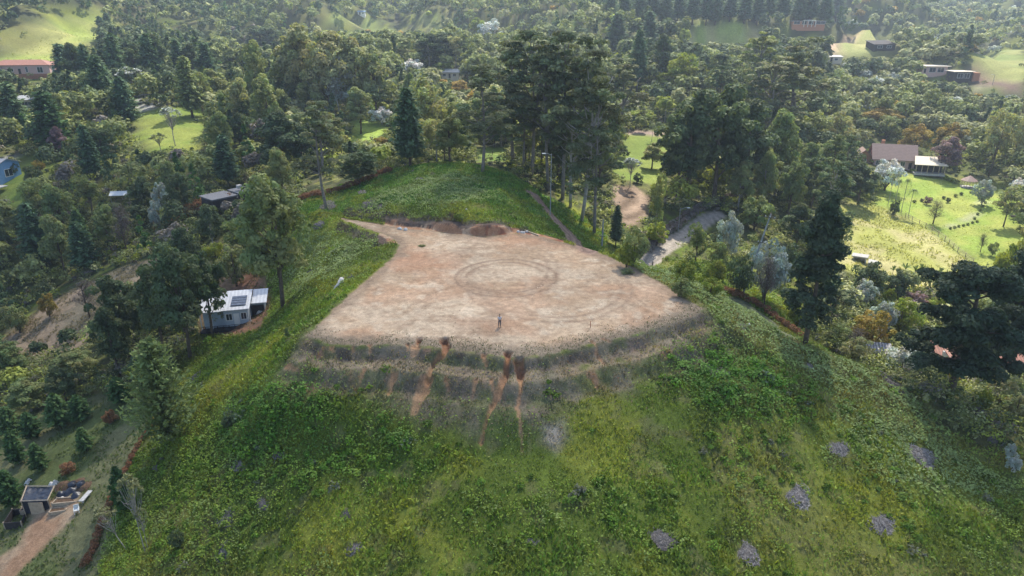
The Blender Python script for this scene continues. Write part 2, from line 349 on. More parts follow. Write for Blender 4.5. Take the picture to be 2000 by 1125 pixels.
Zo['field_c'] = vpoly('1200,300 1230,255 1310,250 1310,330 1290,365 1200,350')
Zo['field_m'] = vpoly('1330,75 1360,50 1480,48 1500,75 1480,90 1340,85')
Zo['far_g'] = vpoly('1620,90 1680,62 1740,66 1745,100 1680,110 1630,112')
Zo['far_mound'] = vpoly('1900,118 1950,102 2010,98 2010,165 1960,160 1920,140')
Zo['far_cut'] = vpoly('1878,150 1898,118 1920,140 1960,160 2010,166 2010,186 1960,172 1900,152')
Zo['mid_g'] = vpoly('640,40 720,30 860,35 860,60 780,62 650,50')
Zo['mid_g2'] = vpoly('690,232 740,232 760,250 740,280 690,275')
Zo['center_g'] = vpoly('930,290 990,286 992,318 935,316')
Zo['scarp'] = vpoly('605,650 535,738 640,748 700,762 780,800 870,825 930,850 1010,850 1075,830 1085,790 1065,760 1130,735 1200,708 1300,678 1385,650 1375,612 1360,600 1300,630 1150,672 1010,697 860,680 640,672')
Zo['knollscarp'] = vpoly('770,440 870,420 900,410 1000,425 1020,452 960,470 900,465 840,455')
Zo['bare'] = vpoly('1062,835 1100,820 1108,860 1085,885 1060,870')
ROADS = {'gravel_road': (hits(pp('1405,418 1380,428 1352,450 1320,468 1290,490 1266,512 1240,545 1225,580')), 2.9), 'dirt_lane': (hits(pp('1040,378 1062,402 1090,435 1120,465 1150,490')), 1.6)}
ROADS['gravel_road'] = (hits(pp('1405,418 1380,428 1352,450 1320,468 1290,490 1270,510'))+[(22., 122.)], 2.1)
ROADS['hill_lane'] = (hits(pp('1440,588 1470,606 1500,628 1532,652')), 1.5)
ROADS['far_road'] = (hits(pp('1625,112 1628,98 1634,86 1650,78 1668,70')), 2.6)
ROADS['far_road_r'] = (hits(pp('1888,158 1930,172 1965,184 2010,199')), 2.0)
ROADS['left_road'] = (hits(pp('270,218 285,212 292,200 290,185 284,178')), 2.6)
ROADS['brick_drive'] = (hits(pp('1235,259 1260,262 1308,266')), 2.4)
ROADS['stone_path'] = (hits(pp('1205,190 1225,196 1245,203')), 1.0)
ROADS['left_drive'] = (hits(pp('-10,322 8,314 20,308')), 2.5)
ROADS['garden_path'] = (hits(pp('1930,383 1918,400 1900,420 1885,435 1850,447')), .7)
ZID = np.zeros(XX.shape, np.int8)
ZNAMES = ['grassy_slope', 'dirt_pad', 'gravel_road', 'dirt_lane', 'meadow', 'lawn', 'bare_earth_hill', 'ploughed_field', 'garden_ground', 'wooded_hills', 'far_road', 'brick_drive']
COL = np.zeros(XX.shape+(3,))
n1 = nz(9, 51); n2 = nz(2.2, 52, 3); n3 = nz(30, 53, 3); n4 = nz(.9, 54, 2)
g0 = np.array((.095, .13, .022)); g1 = np.array((.175, .195, .032)); g2 = np.array((.165, .15, .062)); br = np.array((.15, .125, .075))
COL[:] = g0; COL = mixc(COL, g1, ss(.42, .62, n1)); COL = mixc(COL, g2, ss(.5, .68, n3)*.6); COL = mixc(COL, br, ss(.6, .72, n2)*.35)
# forest floor away from the hill
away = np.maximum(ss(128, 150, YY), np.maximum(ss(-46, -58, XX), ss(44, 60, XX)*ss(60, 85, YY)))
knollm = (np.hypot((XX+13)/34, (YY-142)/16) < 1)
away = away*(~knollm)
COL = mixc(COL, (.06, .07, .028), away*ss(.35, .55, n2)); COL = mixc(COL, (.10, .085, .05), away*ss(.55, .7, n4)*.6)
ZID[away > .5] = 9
COL = mixc(COL, (.085, .15, .03), knollm*ss(.3, .6, n2))
# olive-brown bare sparse belt below the pad
def zone(name, col, zid=None, edge=1.2, strength=1.0, mixn=None):
    P_ = Zo[name]; xs = [p[0] for p in P_]; ys = [p[1] for p in P_]
    m = edge+2
    jx = np.where((GX > min(xs)-m) & (GX < max(xs)+m))[0]; jy = np.where((GY > min(ys)-m) & (GY < max(ys)+m))[0]
    s = np.ix_(jy, jx); x = XX[s]; y = YY[s]
    ins = inpoly(x, y, P_); d = dseg(x, y, P_, True); sd = np.where(ins, d, -d)
    a = ss(-edge, edge, sd+(fbm(x, y, edge*4, 71, 3)-.5)*edge*2.2)*strength
    if callable(col): c = col(x, y)
    else: c = np.array(col)
    COL[s] = COL[s]*(1-a[..., None])+c*a[..., None]
    if zid is not None: Z_ = ZID[s]; Z_[a > .5] = zid; ZID[s] = Z_
    return s, a
def two(c0, c1, sc, seed, lo=.4, hi=.6):
    return lambda x, y: np.array(c0)*(1-ss(lo, hi, fbm(x, y, sc, seed)))[..., None]+np.array(c1)*ss(lo, hi, fbm(x, y, sc, seed))[..., None]
zone('meadow', two((.28, .29, .08), (.36, .33, .15), 7, 61), 4, 1.5)
zone('lawn_r', two((.20, .27, .05), (.27, .30, .07), 6, 62), 5, 1.5)
zone('lawn_tl', two((.22, .27, .06), (.30, .30, .10), 22, 63), 4, 3)
zone('lawn_l', two((.13, .18, .035), (.19, .22, .05), 8, 64), 5, 1.5)
zone('lawn_ll', two((.13, .19, .04), (.18, .22, .05), 8, 65), 5, 1.5)
zone('garden', two((.10, .125, .045), (.155, .155, .075), 5, 66), 8, .5)
zone('garden_dirt', two((.36, .26, .17), (.31, .19, .115), 3, 67), 8, .5)
zone('earth', two((.30, .225, .15), (.21, .175, .115), 6, 68), 6, 1.5)
zone('house_yard', two((.24, .13, .085), (.16, .11, .07), 3, 69), 8, .8)
def plough(x, y):
    s_ = .5+.5*np.sin((x*.35+y*.94)*2*np.pi/2.1+1.5*fbm(x, y, 5, 3)); return np.array((.30, .22, .16))*s_[..., None]+np.array((.14, .10, .07))*(1-s_[..., None])
zone('plough', plough, 7, .8)
zone('field_c', two((.14, .19, .04), (.18, .22, .05), 8, 70), 5, 1.5)
zone('field_m', two((.22, .28, .06), (.30, .27, .12), 15, 71), 5, 3)
zone('far_g', two((.24, .27, .09), (.33, .30, .14), 15, 72), 5, 3)
zone('far_mound', two((.17, .21, .06), (.25, .26, .09), 12, 73), 5, 2)
zone('far_cut', two((.15, .10, .08), (.11, .08, .065), 8, 74), 9, 1)
zone('mid_g', two((.18, .22, .06), (.26, .26, .1), 12, 75), 5, 3)
zone('mid_g2', (.22, .3, .06), 5, 2); zone('center_g', two((.10, .15, .035), (.16, .2, .05), 6, 76), 5, 1.5)
zone('scarp', two((.17, .135, .105), (.10, .115, .05), 2.2, 77, .42, .58), None, 1.8, .85)
zone('bare', two((.36, .30, .26), (.2, .17, .15), 1.2, 78), None, .9, .75)
# bench tops grey straw, faces streaked with clay and dry weeds
near = (YY < 100)
fr = FRW*near
face = np.maximum(ss(.1, .5, DFR)*ss(2.0, 1.4, DFR), ss(3.0, 3.5, DFR)*ss(6.4, 5.0, DFR))
COL = mixc(COL, (.27, .205, .14), fr*ss(1.3, 1.8, DFR)*ss(3.6, 3.0, DFR)*.8*ss(.25, .5, n2))
low = ss(2.8, 3.4, DFR)
COL = mixc(COL, (.155, .12, .10), fr*face*(.8-.45*low))
COL = mixc(COL, (.12, .125, .055), fr*low*ss(8, 6, DFR)*ss(.40, .56, nz(2.6, 173, 3))*.8)
COL = mixc(COL, (.25, .15, .095), fr*face*ss(.54, .60, STRI+.12*(n4-.5))*ss(.42, .58, nz(5, 171, 3))*.9)
COL = mixc(COL, (.085, .07, .06), fr*face*ss(.44, .38, STRI+.1*(n4-.5))*(.75-.4*low))
COL = mixc(COL, (.12, .13, .06), fr*face*ss(.5, .65, n2)*.7); COL = mixc(COL, (.19, .16, .115), fr*ss(.05, .3, DFR)*ss(6.5, 5.5, DFR)*ss(.5, .64, nz(3.2, 172, 4))*.75)
# pad
pin = SDP < 0
pad = ss(.25, -.25, SDP+(n4-.5)*.8)
padc = np.zeros_like(COL); padc[:] = (.44, .335, .235)
padc = mixc(padc, (.50, .41, .31), ss(.4, .62, nz(7, 91)))
padc = mixc(padc, (.43, .255, .16), ss(.52, .68, nz(9, 92))*.45)
fine = nz(1.3, 193, 4); stre = fbm(XX*.35+YY*.25, YY*1.9-XX*.3, 2.0, 194, 4); stre2 = fbm(XX*1.5+YY*.9, YY*.35-XX*.2, 1.6, 195, 4)
padc = mixc(padc, (.33, .225, .145), ss(.52, .68, stre)*.3); padc = mixc(padc, (.56, .47, .36), ss(.56, .72, stre2)*.35); padc = mixc(padc, (.30, .22, .155), ss(.60, .72, fine)*.55)
padc = mixc(padc, (.56, .49, .39), ss(.62, .72, nz(2.1, 196, 4))*.5)
padc = mixc(padc, (.44, .24, .15), ss(15, 4, np.hypot(XX-4, (YY-118)*1.3)+(n2-.5)*6)*.5)
padc = mixc(padc, (.40, .225, .14), ss(9, 2, np.hypot(XX+15, (YY-103))+(n2-.5)*7)*.65)
padc = mixc(padc, (.38, .22, .14), ss(7, 1, np.hypot(XX+3, (YY-79.5)*2)+(n2-.5)*7)*.4)
padc = mixc(padc, (.25, .195, .145), ss(-2.6, -.2, SDP+(n2-.5)*3.5)*.75)
padc = mixc(padc, (.21, .18, .14), ss(3.8, 0.4, DFR+(n2-.5)*4)*.85)
padc *= (.9+.22*(nz(.7, 197, 2)))[..., None]*np.array((.93, .875, .81))
# wheel tracks: rings and curved passes left by a machine
def track(x0, y0, r, w_, a0, a1, seed, k=.5):
    global padc
    rr = np.hypot(XX-x0, YY-y0)+(fbm(XX, YY, 5, seed, 2)-.5)*.7; an = np.degrees(np.arctan2(YY-y0, XX-x0)) % 360
    am = ((an-a0) % 360 < (a1-a0) % 360) if (a1-a0) % 360 else True
    m = (np.exp(-((rr-r+.75)/w_)**2)+np.exp(-((rr-r-.75)/w_)**2))*am*ss(.25, .5, nz(1.2, seed+3, 3)+.12)
    padc = mixc(padc, (.27, .185, .125), np.clip(m, 0, 1)*k)
cx, cy2 = hit(990, 542)[:2]
track(cx, cy2, 6.8, .34, 0, 0, 101, .85); track(cx, cy2, 6.2, .26, 150, 350, 102, .5)
cx3, cy3 = hit(1075, 560)[:2]
track(cx3, cy3, 11.2, .3, 180, 380, 103, .55); track(cx3+1.0, cy3-1.2, 10.2, .2, 230, 330, 106, .25)
track(cx-14, cy2+4, 21, .35, 300, 20, 104, .35); track(cx+20, cy2+22, 30, .35, 200, 260, 105, .35); track(cx-2, cy2+1, 13, .3, 60, 150, 107, .35); track(cx+4, cy2-26, 22, .35, 50, 140, 108, .3)
COL = COL*(1-pad[..., None])+padc*pad[..., None]
ZID[pad > .5] = 1
# cut face behind the pad, orange and cream clay
KFACE = (SDP > -.1) & (SDP < 2.0+1.2*(n2-.5)) & (YY > 112) & (XX > -24) & (XX < 9)
kc = (.36, .20, .115)
COL = mixc(COL, kc, KFACE*1.0); COL = mixc(COL, (.46, .34, .23), KFACE*ss(.5, .6, nz(1.6, 95, 3))*.8); COL = mixc(COL, (.22, .07, .04), KFACE*ss(.54, .62, nz(1.1, 98, 3))*ss(-9, -2, XX)*.8)
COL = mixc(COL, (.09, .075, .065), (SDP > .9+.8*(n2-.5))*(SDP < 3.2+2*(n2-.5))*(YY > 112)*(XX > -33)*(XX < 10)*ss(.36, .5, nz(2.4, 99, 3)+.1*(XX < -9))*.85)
# gullies: red-brown clay, heads painted darker in place of their deep shade
gcol = np.array((.24, .115, .062))*(1-ss(.2, .8, GT))[..., None]+np.array((.36, .215, .12))*ss(.2, .8, GT)[..., None]
ga = GMASK*(.55+.6*nz(.9, 96, 3)); ga = np.clip(ga, 0, 1)[..., None]; COL = COL*(1-ga)+gcol*ga
for i, (nm, (L_, w_)) in enumerate(ROADS.items()):
    xs = [p[0] for p in L_]; ys = [p[1] for p in L_]
    jx = np.where((GX > min(xs)-8) & (GX < max(xs)+8))[0]; jy = np.where((GY > min(ys)-8) & (GY < max(ys)+8))[0]
    s = np.ix_(jy, jx); x = XX[s]; y = YY[s]; d = dseg(x, y, L_)+(fbm(x, y, 2.5, 111+i, 3)-.5)*1.0
    a = ss(w_+.4, w_-.4, d)
    cc = {'gravel_road': (.31, .275, .235), 'dirt_lane': (.30, .20, .15), 'far_road': (.42, .30, .21), 'far_road_r': (.45, .36, .30), 'left_road': (.30, .30, .30), 'brick_drive': (.34, .25, .22), 'stone_path': (.45, .43, .36), 'left_drive': (.25, .25, .25), 'garden_path': (.40, .42, .22), 'hill_lane': (.17, .18, .10)}[nm]
    c = np.array(cc)*(.85+.3*fbm(x, y, 1.5, 120+i, 3))[..., None]
    c = c*(1-.3*np.exp(-((d-w_*.45)/.35)**2))[..., None]
    COL[s] = COL[s]*(1-a[..., None])+c*a[..., None]
    Z_ = ZID[s]; Z_[a > .5] = {'gravel_road': 2, 'dirt_lane': 3, 'far_road': 10, 'far_road_r': 10, 'left_road': 10, 'brick_drive': 11, 'stone_path': 11, 'left_drive': 10, 'garden_path': 5, 'hill_lane': 3}[nm]; ZID[s] = Z_
GM = ground_mat()
ny, nx = XX.shape
idx = np.arange(ny*nx).reshape(ny, nx)
quads = np.stack([idx[:-1, :-1], idx[:-1, 1:], idx[1:, 1:], idx[1:, :-1]], -1).reshape(-1, 4)
fz = ZID[:-1, :-1].ravel()
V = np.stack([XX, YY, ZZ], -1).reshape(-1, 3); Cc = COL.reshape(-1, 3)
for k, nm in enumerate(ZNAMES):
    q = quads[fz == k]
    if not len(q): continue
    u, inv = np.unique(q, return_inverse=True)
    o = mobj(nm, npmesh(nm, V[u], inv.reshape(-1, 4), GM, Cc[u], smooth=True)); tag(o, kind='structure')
def zid_at(x, y):
    i = np.clip(np.searchsorted(GX, x), 0, len(GX)-1); j = np.clip(np.searchsorted(GY, y), 0, len(GY)-1); return ZID[j, i]
# ------------------------------------------------------------------ foliage
def runit(n, g=rng):
    v = g.normal(size=(n, 3)); return v/np.linalg.norm(v, axis=1, keepdims=True)
def norm(v): return v/np.maximum(np.linalg.norm(v, axis=1, keepdims=True), 1e-6)
def cards(Pc, N, S, asp=.55, U=None, fold=.0):
    """one rhombic leaf spray per point"""
    n = len(Pc); N = norm(N)
    if U is None: U = rng.normal(size=(n, 3))
    U = norm(U-N*(U*N).sum(1, keepdims=True)); W = np.cross(N, U); S = np.broadcast_to(S, (n,))[:, None]
    V = np.empty((n, 4, 3)); V[:, 0] = Pc+U*S; V[:, 1] = Pc+W*S*asp; V[:, 2] = Pc-U*S; V[:, 3] = Pc-W*S*asp
    return V.reshape(-1, 3), np.arange(4*n).reshape(n, 4)
def clumps(Cn, Rr, per, size, flat=1.0, up=.35, rough=.8, lo=-.55, col=.22):
    """Cn (k,3) centres, Rr (k,) radii -> leaf sprays on the shells of many small lobes"""
    k = len(Cn); cnt = np.maximum(4, (per*1.9*(Rr/Rr.mean())**2).astype(int)); size = size*1.12; id_ = np.repeat(np.arange(k), cnt); n = len(id_)
    d = runit(n); d[:, 2] = np.where(d[:, 2] < lo, -d[:, 2], d[:, 2])
    r = Rr[id_]*(.62+.42*rng.random(n)**.6)
    Q = Cn[id_]+d*r[:, None]*np.array([1, 1, flat])
    N = d*.9+runit(n)*rough+np.array([0, 0, up])
    V, Fq = cards(Q, N, size*(.6+.8*rng.random(n)))
    ct = 1+col*(rng.random(k)*2-1); t = ct[id_]*(.85+.3*rng.random(n)); warm = (rng.random(k)-.4)*.25
    T = np.stack([t*(1+warm[id_]), t, t*(1-.4*np.abs(warm[id_]))], 1)
    return V, Fq, np.repeat(T, 4, 0)
BARK = plain('bark', (.13, .10, .075), .9, .2, .35, 2.0, .5)
BARKP = plain('pale_bark', (.36, .33, .29), .85, .2, .3, 1.5, .4)
BARKG = plain('grey_bark', (.22, .195, .17), .9, .15, .3, 1.5, .4)
GREY = plain('dry_wood', (.22, .20, .18), .95, .1, .4, 6)
LM = dict(
 E=leaf_mat('eucalyptus_leaves', (.135, .165, .085), (.20, .22, .12), .3),
 D=leaf_mat('dark_leaves', (.085, .125, .065), (.125, .165, .08), .3),
 G=leaf_mat('green_leaves', (0.180, 0.234, 0.090), (0.270, 0.297, 0.126), .3),
 L=leaf_mat('olive_leaves', (0.256, 0.288, 0.136), (0.352, 0.352, 0.192), .35),
 C=leaf_mat('pine_needles', (0.076, 0.140, 0.072), (0.117, 0.180, 0.081), .2),
 P=leaf_mat('young_pine_needles', (.062, .125, .042), (.105, .175, .06), .25),
 S=leaf_mat('silver_leaves', (0.575, 0.613, 0.625), (0.725, 0.750, 0.775), .15),
 Y=leaf_mat('yellow_green_leaves', (.20, .26, .045), (.28, .32, .07), .4),
 O=leaf_mat('orange_flowers', (.27, .20, .055), (.33, .26, .07), .3),
 Q=leaf_mat('blue_gum_leaves', (.055, .085, .052), (.075, .105, .062), .25),
 R=leaf_mat('purple_flowers', (.19, .12, .14), (.27, .19, .21), .3),
 B=leaf_mat('dry_twigs', (0.169, 0.143, 0.137), (0.208, 0.182, 0.169), .1),
 K=leaf_mat('palm_fronds', (0.140, 0.210, 0.070), (0.224, 0.280, 0.112), .3),
 H=leaf_mat('rust_hedge_leaves', (0.240, 0.126, 0.072), (0.288, 0.156, 0.084), .3),
 A=leaf_mat('grey_blue_leaves', (0.336, 0.392, 0.378), (0.420, 0.462, 0.448), .2),
 g=leaf_mat('grass_blades', (0.115, 0.180, 0.030), (0.115, 0.180, 0.030), .4, .6, .2))
def curve(p0, p1, bend, n=5):
    p0 = np.array(p0, float); p1 = np.array(p1, float); b = np.array(bend, float)
    return [tuple(p0+(p1-p0)*t+b*math.sin(math.pi*t)) for t in np.linspace(0, 1, n)]
def tree_mesh(kind, v):
    """returns (trunk mesh, crown mesh, nominal height, nominal width)"""
    g = np.random.default_rng(hash((kind, v)) % 1 + ord(kind[0])*31+v*7+len(kind)); tb = MB(); Hn = 20.; cl = []; rr = []
    ra = lambda a, b: a+(b-a)*g.random()
    if kind == 'E':       # tall gum with bare trunk and layered, open crown
        Hn = 30.; ax = curve((0, 0, -1), (ra(-1, 1), ra(-1, 1), 28), (ra(-.8, .8), ra(-.8, .8), 0), 8)
        tb.tube(ax, np.linspace(.36, .08, 8), 8)
        if v % 2: tb.tube(curve((0, 0, 10), (ra(2, 4), ra(-3, 3), 25), (0, 0, 2), 6), np.linspace(.3, .07, 6), 6)
        for i in range(27):
            t = ra(.30, .99); a = ra(0, 6.28); L_ = 5.4*math.sin(math.pi*min(1, .22+.80*t))**.7*ra(.5, 1.1)+.4; zt = t*28
            p0 = (ax[0][0]+(ax[-1][0]-ax[0][0])*t, ax[-1][1]*t, zt-1.5); p1 = (p0[0]+L_*math.cos(a), p0[1]+L_*math.sin(a), zt+ra(.5, 3.2))
            tb.tube(curve(p0, p1, (0, 0, -.5), 4), [.14, .1, .07, .03], 5)
            for j in range(3):
                cl.append((p1[0]+ra(-1.6, 1.6), p1[1]+ra(-1.6, 1.6), p1[2]+ra(-1.2, 1.4))); rr.append(ra(.7, 1.6))
        V, Fq, T = clumps(np.array(cl), np.array(rr), 46, .26, .5, .5, col=.4); W_ = 11.
    elif kind == 'T':     # tall, narrow, densely leafed gum
        Hn = 26.; ax = curve((0, 0, -1), (.3, 0, 25), (ra(-.5, .5), ra(-.5, .5), 0), 8); tb.tube(ax, np.linspace(.45, .08, 8), 8)
        for i in range(170):
            t = g.random()**.85; z = 4.2+t*21; prof = 4.9*(1-t)**.55*min(1, .55+t*1.6)
            a = ra(0, 6.28); q = prof*ra(.35, 1.05)
            cl.append((q*math.cos(a), q*math.sin(a), z+ra(-.7, .7))); rr.append(ra(.65, 1.35))
            if i % 5 == 0: tb.tube([(0, 0, z-1.5), cl[-1]], [.1, .03], 5)
        V, Fq, T = clumps(np.array(cl), np.array(rr), 62, .27, .8, .3); W_ = 9.5
    elif kind == 'N':     # broad, dark, spreading gum
        Hn = 24.; ax = curve((0, 0, -1), (1.0, 0, 22), (-.6, .3, 0), 8); tb.tube(ax, np.linspace(.62, .12, 8), 8)
        for i in range(40):
            t = ra(.2, .98); a = ra(0, 6.28); L_ = 7.4*math.sin(math.pi*(.2+.72*t))**.7*ra(.45, 1.05); p0 = (t, 0, t*21); p1 = (t+L_*math.cos(a), L_*math.sin(a), t*22+ra(-.4, 2.2))
            tb.tube(curve(p0, p1, (0, 0, .4), 4), [.17, .12, .07, .03], 5)
            for j in range(5):
                s = ra(.45, 1.1); cl.append((p0[0]+(p1[0]-p0[0])*s+ra(-1, 1), p0[1]+(p1[1]-p0[1])*s+ra(-1, 1), p0[2]+(p1[2]-p0[2])*s+ra(-.6, .9))); rr.append(ra(.8, 1.6))
        V, Fq, T = clumps(np.array(cl), np.array(rr), 66, .28, .65, .35); W_ = 14.
    elif kind in 'GD':    # billowing broadleaf
        Hn = 20.; ax = curve((0, 0, -1), (ra(-1, 1), ra(-1, 1), 17), (ra(-.6, .6), ra(-.6, .6), 0), 6); tb.tube(ax, np.linspace(.42, .08, 6), 7)
        zc, rz_, rx = (10.6, 8.6, 4.9+.5*(v % 2)) if v % 3 else (11.4, 7.8, 5.2)
        for i in range(74):
            d = g.normal(size=3); d /= np.linalg.norm(d); d[2] = abs(d[2])*1.0 if d[2] < -.75 else d[2]; s = ra(.45, .95)
            w_ = 1+.28*math.sin(3*math.atan2(d[1], d[0])+v*2+d[2]*3)
            p = (d[0]*rx*s*w_, d[1]*rx*s*w_, zc+d[2]*rz_*s); cl.append(p); rr.append(ra(.8, 1.75))
            if i % 6 == 0: tb.tube([(0, 0, max(2, p[2]-3.2)), p], [.14, .03], 5)
        V, Fq, T = clumps(np.array(cl), np.array(rr), 52, .32, .8, .35); W_ = 2*rx+1.5
    elif kind == 'L':     # loose feathery crown
        Hn = 14.; ax = curve((0, 0, -1), (ra(-1, 1), ra(-1, 1), 12), (ra(-.5, .5), 0, 0), 5); tb.tube(ax, np.linspace(.26, .05, 5), 6)
        for i in range(8):
            a = ra(0, 6.28); p1 = (3.2*math.cos(a), 3.2*math.sin(a), ra(7, 12)); tb.tube(curve((0, 0, ra(3, 7)), p1, (0, 0, .5), 4), [.1, .07, .04, .02], 4)
        for i in range(55):
            d = g.normal(size=3); d /= np.linalg.norm(d); s = ra(.3, 1.0); cl.append((d[0]*3.7*s, d[1]*3.7*s, 8.6+d[2]*4.8*s)); rr.append(ra(.6, 1.3))
        V, Fq, T = clumps(np.array(cl), np.array(rr), 30, .24, .9, .25, 1.3); W_ = 8.4
    elif kind in ('C', 'P'):   # conifers
        Hn = 18. if kind == 'C' else 4.5; sc = Hn/18; tb.tube([(0, 0, -1), (0, 0, Hn*.5), (ra(-.1, .1), 0, Hn*.97)], [.3*sc, .18*sc, .03*sc], 6)
        nb = 230 if kind == 'C' else 110; VV = []; k0 = 0; Qs = []; Ns = []; Us = []; Ts = []
        for i in range(nb):
            t = (i+.5)/nb; z = Hn*((.16 if kind == 'C' else .1)+.84*t); L_ = Hn*(.205 if kind == 'C' else .33)*(1-t)**(.55 if kind == 'C' else .6)*ra(.55, 1.12)*min(1, .5+t*3)+.15*sc; a = i*2.39996+ra(-.3, .3)
            m = max(5, int((22 if kind == 'C' else 16)*(1-t)**.6+4)); s = (np.arange(m)+g.random(m))/m
            dx, dy = math.cos(a), math.sin(a); rise = (.22 if kind == 'C' else .45)
            x = dx*L_*s+g.normal(size=m)*.28*sc; y = dy*L_*s+g.normal(size=m)*.28*sc; zz = z+L_*s*rise-.3*L_*s*s+g.normal(size=m)*.22*sc
            Qs.append(np.stack([x, y, zz], 1)); Ns.append(np.stack([dx*.3+g.normal(size=m)*.5, dy*.3+g.normal(size=m)*.5, .8+g.normal(size=m)*.35], 1)); Us.append(np.tile([dx, dy, rise], (m, 1))+g.normal(size=(m, 3))*.4)
            Ts.append((.7+.5*g.random())*(.75+.4*s))
        Q = np.vstack(Qs); V, Fq = cards(Q, np.vstack(Ns), (.62 if kind == 'C' else .3)*(.6+.6*g.random(len(Q))), .38, np.vstack(Us)); T = np.repeat(np.repeat(np.concatenate(Ts)[:, None], 3, 1), 4, 0); W_ = Hn*(.42 if kind == 'C' else .66)
    elif kind == 'X':     # large young cypress with ragged, upswept sprays
        Hn = 13.; tb.tube([(0, 0, -1), (0, 0, 7), (0, 0, 12.7)], [.3, .17, .03], 6); Qs = []; Ns = []; Us = []; Ts = []
        for i in range(210):
            t = (i+.5)/210; z = 1.0+12*t; L_ = 5.6*(1-t)**.62*ra(.55, 1.1)+.25; a = i*2.39996; m = int(30*(1-t)**.5+6); s = (np.arange(m)+g.random(m))/m; dx, dy = math.cos(a), math.sin(a)
            Q = np.stack([dx*L_*s, dy*L_*s, z+.55*L_*s*s-.15*L_*s], 1)+g.normal(size=(m, 3))*.17; Qs.append(Q)
            Ns.append(np.stack([g.normal(size=m)*.6-dx*.3, g.normal(size=m)*.6-dy*.3, .8+g.normal(size=m)*.3], 1)); Us.append(np.tile([dx, dy, .6], (m, 1))+g.normal(size=(m, 3))*.45); Ts.append((.7+.5*g.random())*(.6+.65*s))
        Q = np.vstack(Qs); V, Fq = cards(Q, np.vstack(Ns), .36*(.6+.7*g.random(len(Q))), .35, np.vstack(Us)); T = np.repeat(np.repeat(np.concatenate(Ts)[:, None], 3, 1), 4, 0); W_ = 9.
    elif kind == 'S':     # umbrella tree with rosettes of large pale leaves
        Hn = 12.; Qs = []; tips = []; n_ = 9
        tb.tube(curve((0, 0, -1), (.2, 0, 8), (ra(-.4, .4), 0, 0), 5), np.linspace(.17, .1, 5), 6)
        for i in range(38):
            a = ra(0, 6.28); q = 3.3*math.sqrt(g.random()); tip = (q*math.cos(a), q*math.sin(a), 8.4+2.8*(1-(q/3.6)**2)+ra(-.3, .5)); tips.append(tip)
            tb.tube(curve((.1, 0, ra(4.5, 8)), tip, (0, 0, -.5), 4), [.09, .06, .045, .03], 4)
        Ns = []; Us = []
        for tp in tips:
            for j in range(26):
                a = ra(0, 6.28); e = ra(-.35, .6); d = np.array([math.cos(a), math.sin(a), e]); Qs.append(np.array(tp)+d*.45*ra(.6, 1.2)); Us.append(d); Ns.append((-e*d[0]+ra(-.3, .3), -e*d[1]+ra(-.3, .3), 1))
        Q = np.array(Qs); V, Fq = cards(Q, np.array(Ns), .38*(.7+.5*g.random(len(Q))), .5, np.array(Us)); T = np.repeat(np.repeat((.65+.5*g.random(len(Q)))[:, None], 3, 1), 4, 0); W_ = 7.6
    elif kind == 'B':     # nearly bare crown
        Hn = 12.; tb.tube([(0, 0, -1), (.2, 0, 6), (0, .3, 11.5)], [.2, .13, .03], 6); Qs = []
        for i in range(46):
            a = ra(0, 6.28); z0 = ra(2.5, 10); q = ra(1.2, 3.2)*(1.1-z0/14); p1 = np.array((q*math.cos(a), q*math.sin(a), z0+ra(1, 2.6))); tb.tube([(0.1, 0, z0), p1], [.06, .015], 4)
            for j in range(7):
                s = ra(.4, 1); b = np.array((0.1, 0, z0))*(1-s)+p1*s; e = b+g.normal(size=3)*.7+np.array((0, 0, .5)); tb.tube([tuple(b), tuple(e)], [.022, .008], 3, False); Qs.append(e); Qs.append(b)
        Q = np.repeat(np.array(Qs), 3, 0)+g.normal(size=(len(Qs)*3, 3))*.3; V, Fq = cards(Q, runit(len(Q)), .16, .3); T = np.full((len(V), 3), .9+.0); W_ = 6.2
    elif kind == 'K':     # slender palm
        Hn = 9.; tb.tube(curve((0, 0, -.5), (.2, 0, 7.6), (.15, 0, 0), 6), [.16, .12, .11, .1, .1, .09], 7); Qs = []; Ns = []; Us = []
        for i in range(15):
            a = i*2.39996; L_ = ra(2.1, 2.7); e0 = ra(-.1, 1.1)
            for j in range(16):
                s = (j+.5)/16; d = np.array([math.cos(a), math.sin(a), 0]); c_ = np.array([.2, 0, 7.6])+d*L_*s*math.cos(e0)+np.array([0, 0, L_*(math.sin(e0)*s-.95*s*s)])
                for sg in (-1, 1):
                    sd_ = np.array([-d[1], d[0], 0])*sg; Us.append(sd_+d*.5+np.array([0, 0, -.55])); Qs.append(c_+sd_*.25); Ns.append((d[0]*.2, d[1]*.2, 1))
        Q = np.array(Qs); V, Fq = cards(Q, np.array(Ns), .38, .18, np.array(Us)); T = np.ones((len(V), 3))*.9; W_ = 5.
    elif kind == 'W':     # wide low bush / small tree, dense to the ground
        Hn = 6.; tb.tube([(0, 0, -.6), (0, 0, 2), (.3, 0, 4.5)], [.2, .14, .05], 6)
        for i in range(4): tb.tube([(0, 0, .5), (2*math.cos(i*1.6), 2*math.sin(i*1.6), 3.4)], [.1, .03], 5)
        for i in range(44):
            d = g.normal(size=3); d /= np.linalg.norm(d); s = ra(.5, 1.0); cl.append((d[0]*2.7*s, d[1]*2.7*s, 3.0+d[2]*2.5*s)); rr.append(ra(.4, .95))
        V, Fq, T = clumps(np.array(cl), np.array(rr), 38, .17, .85, .35); W_ = 6.6
    elif kind == 'F':     # banana-like plant
        Hn = 3.; Qs = []; Ns = []; Us = []
        tb.tube([(0, 0, -.3), (0, 0, 1.1)], [.13, .09], 6)
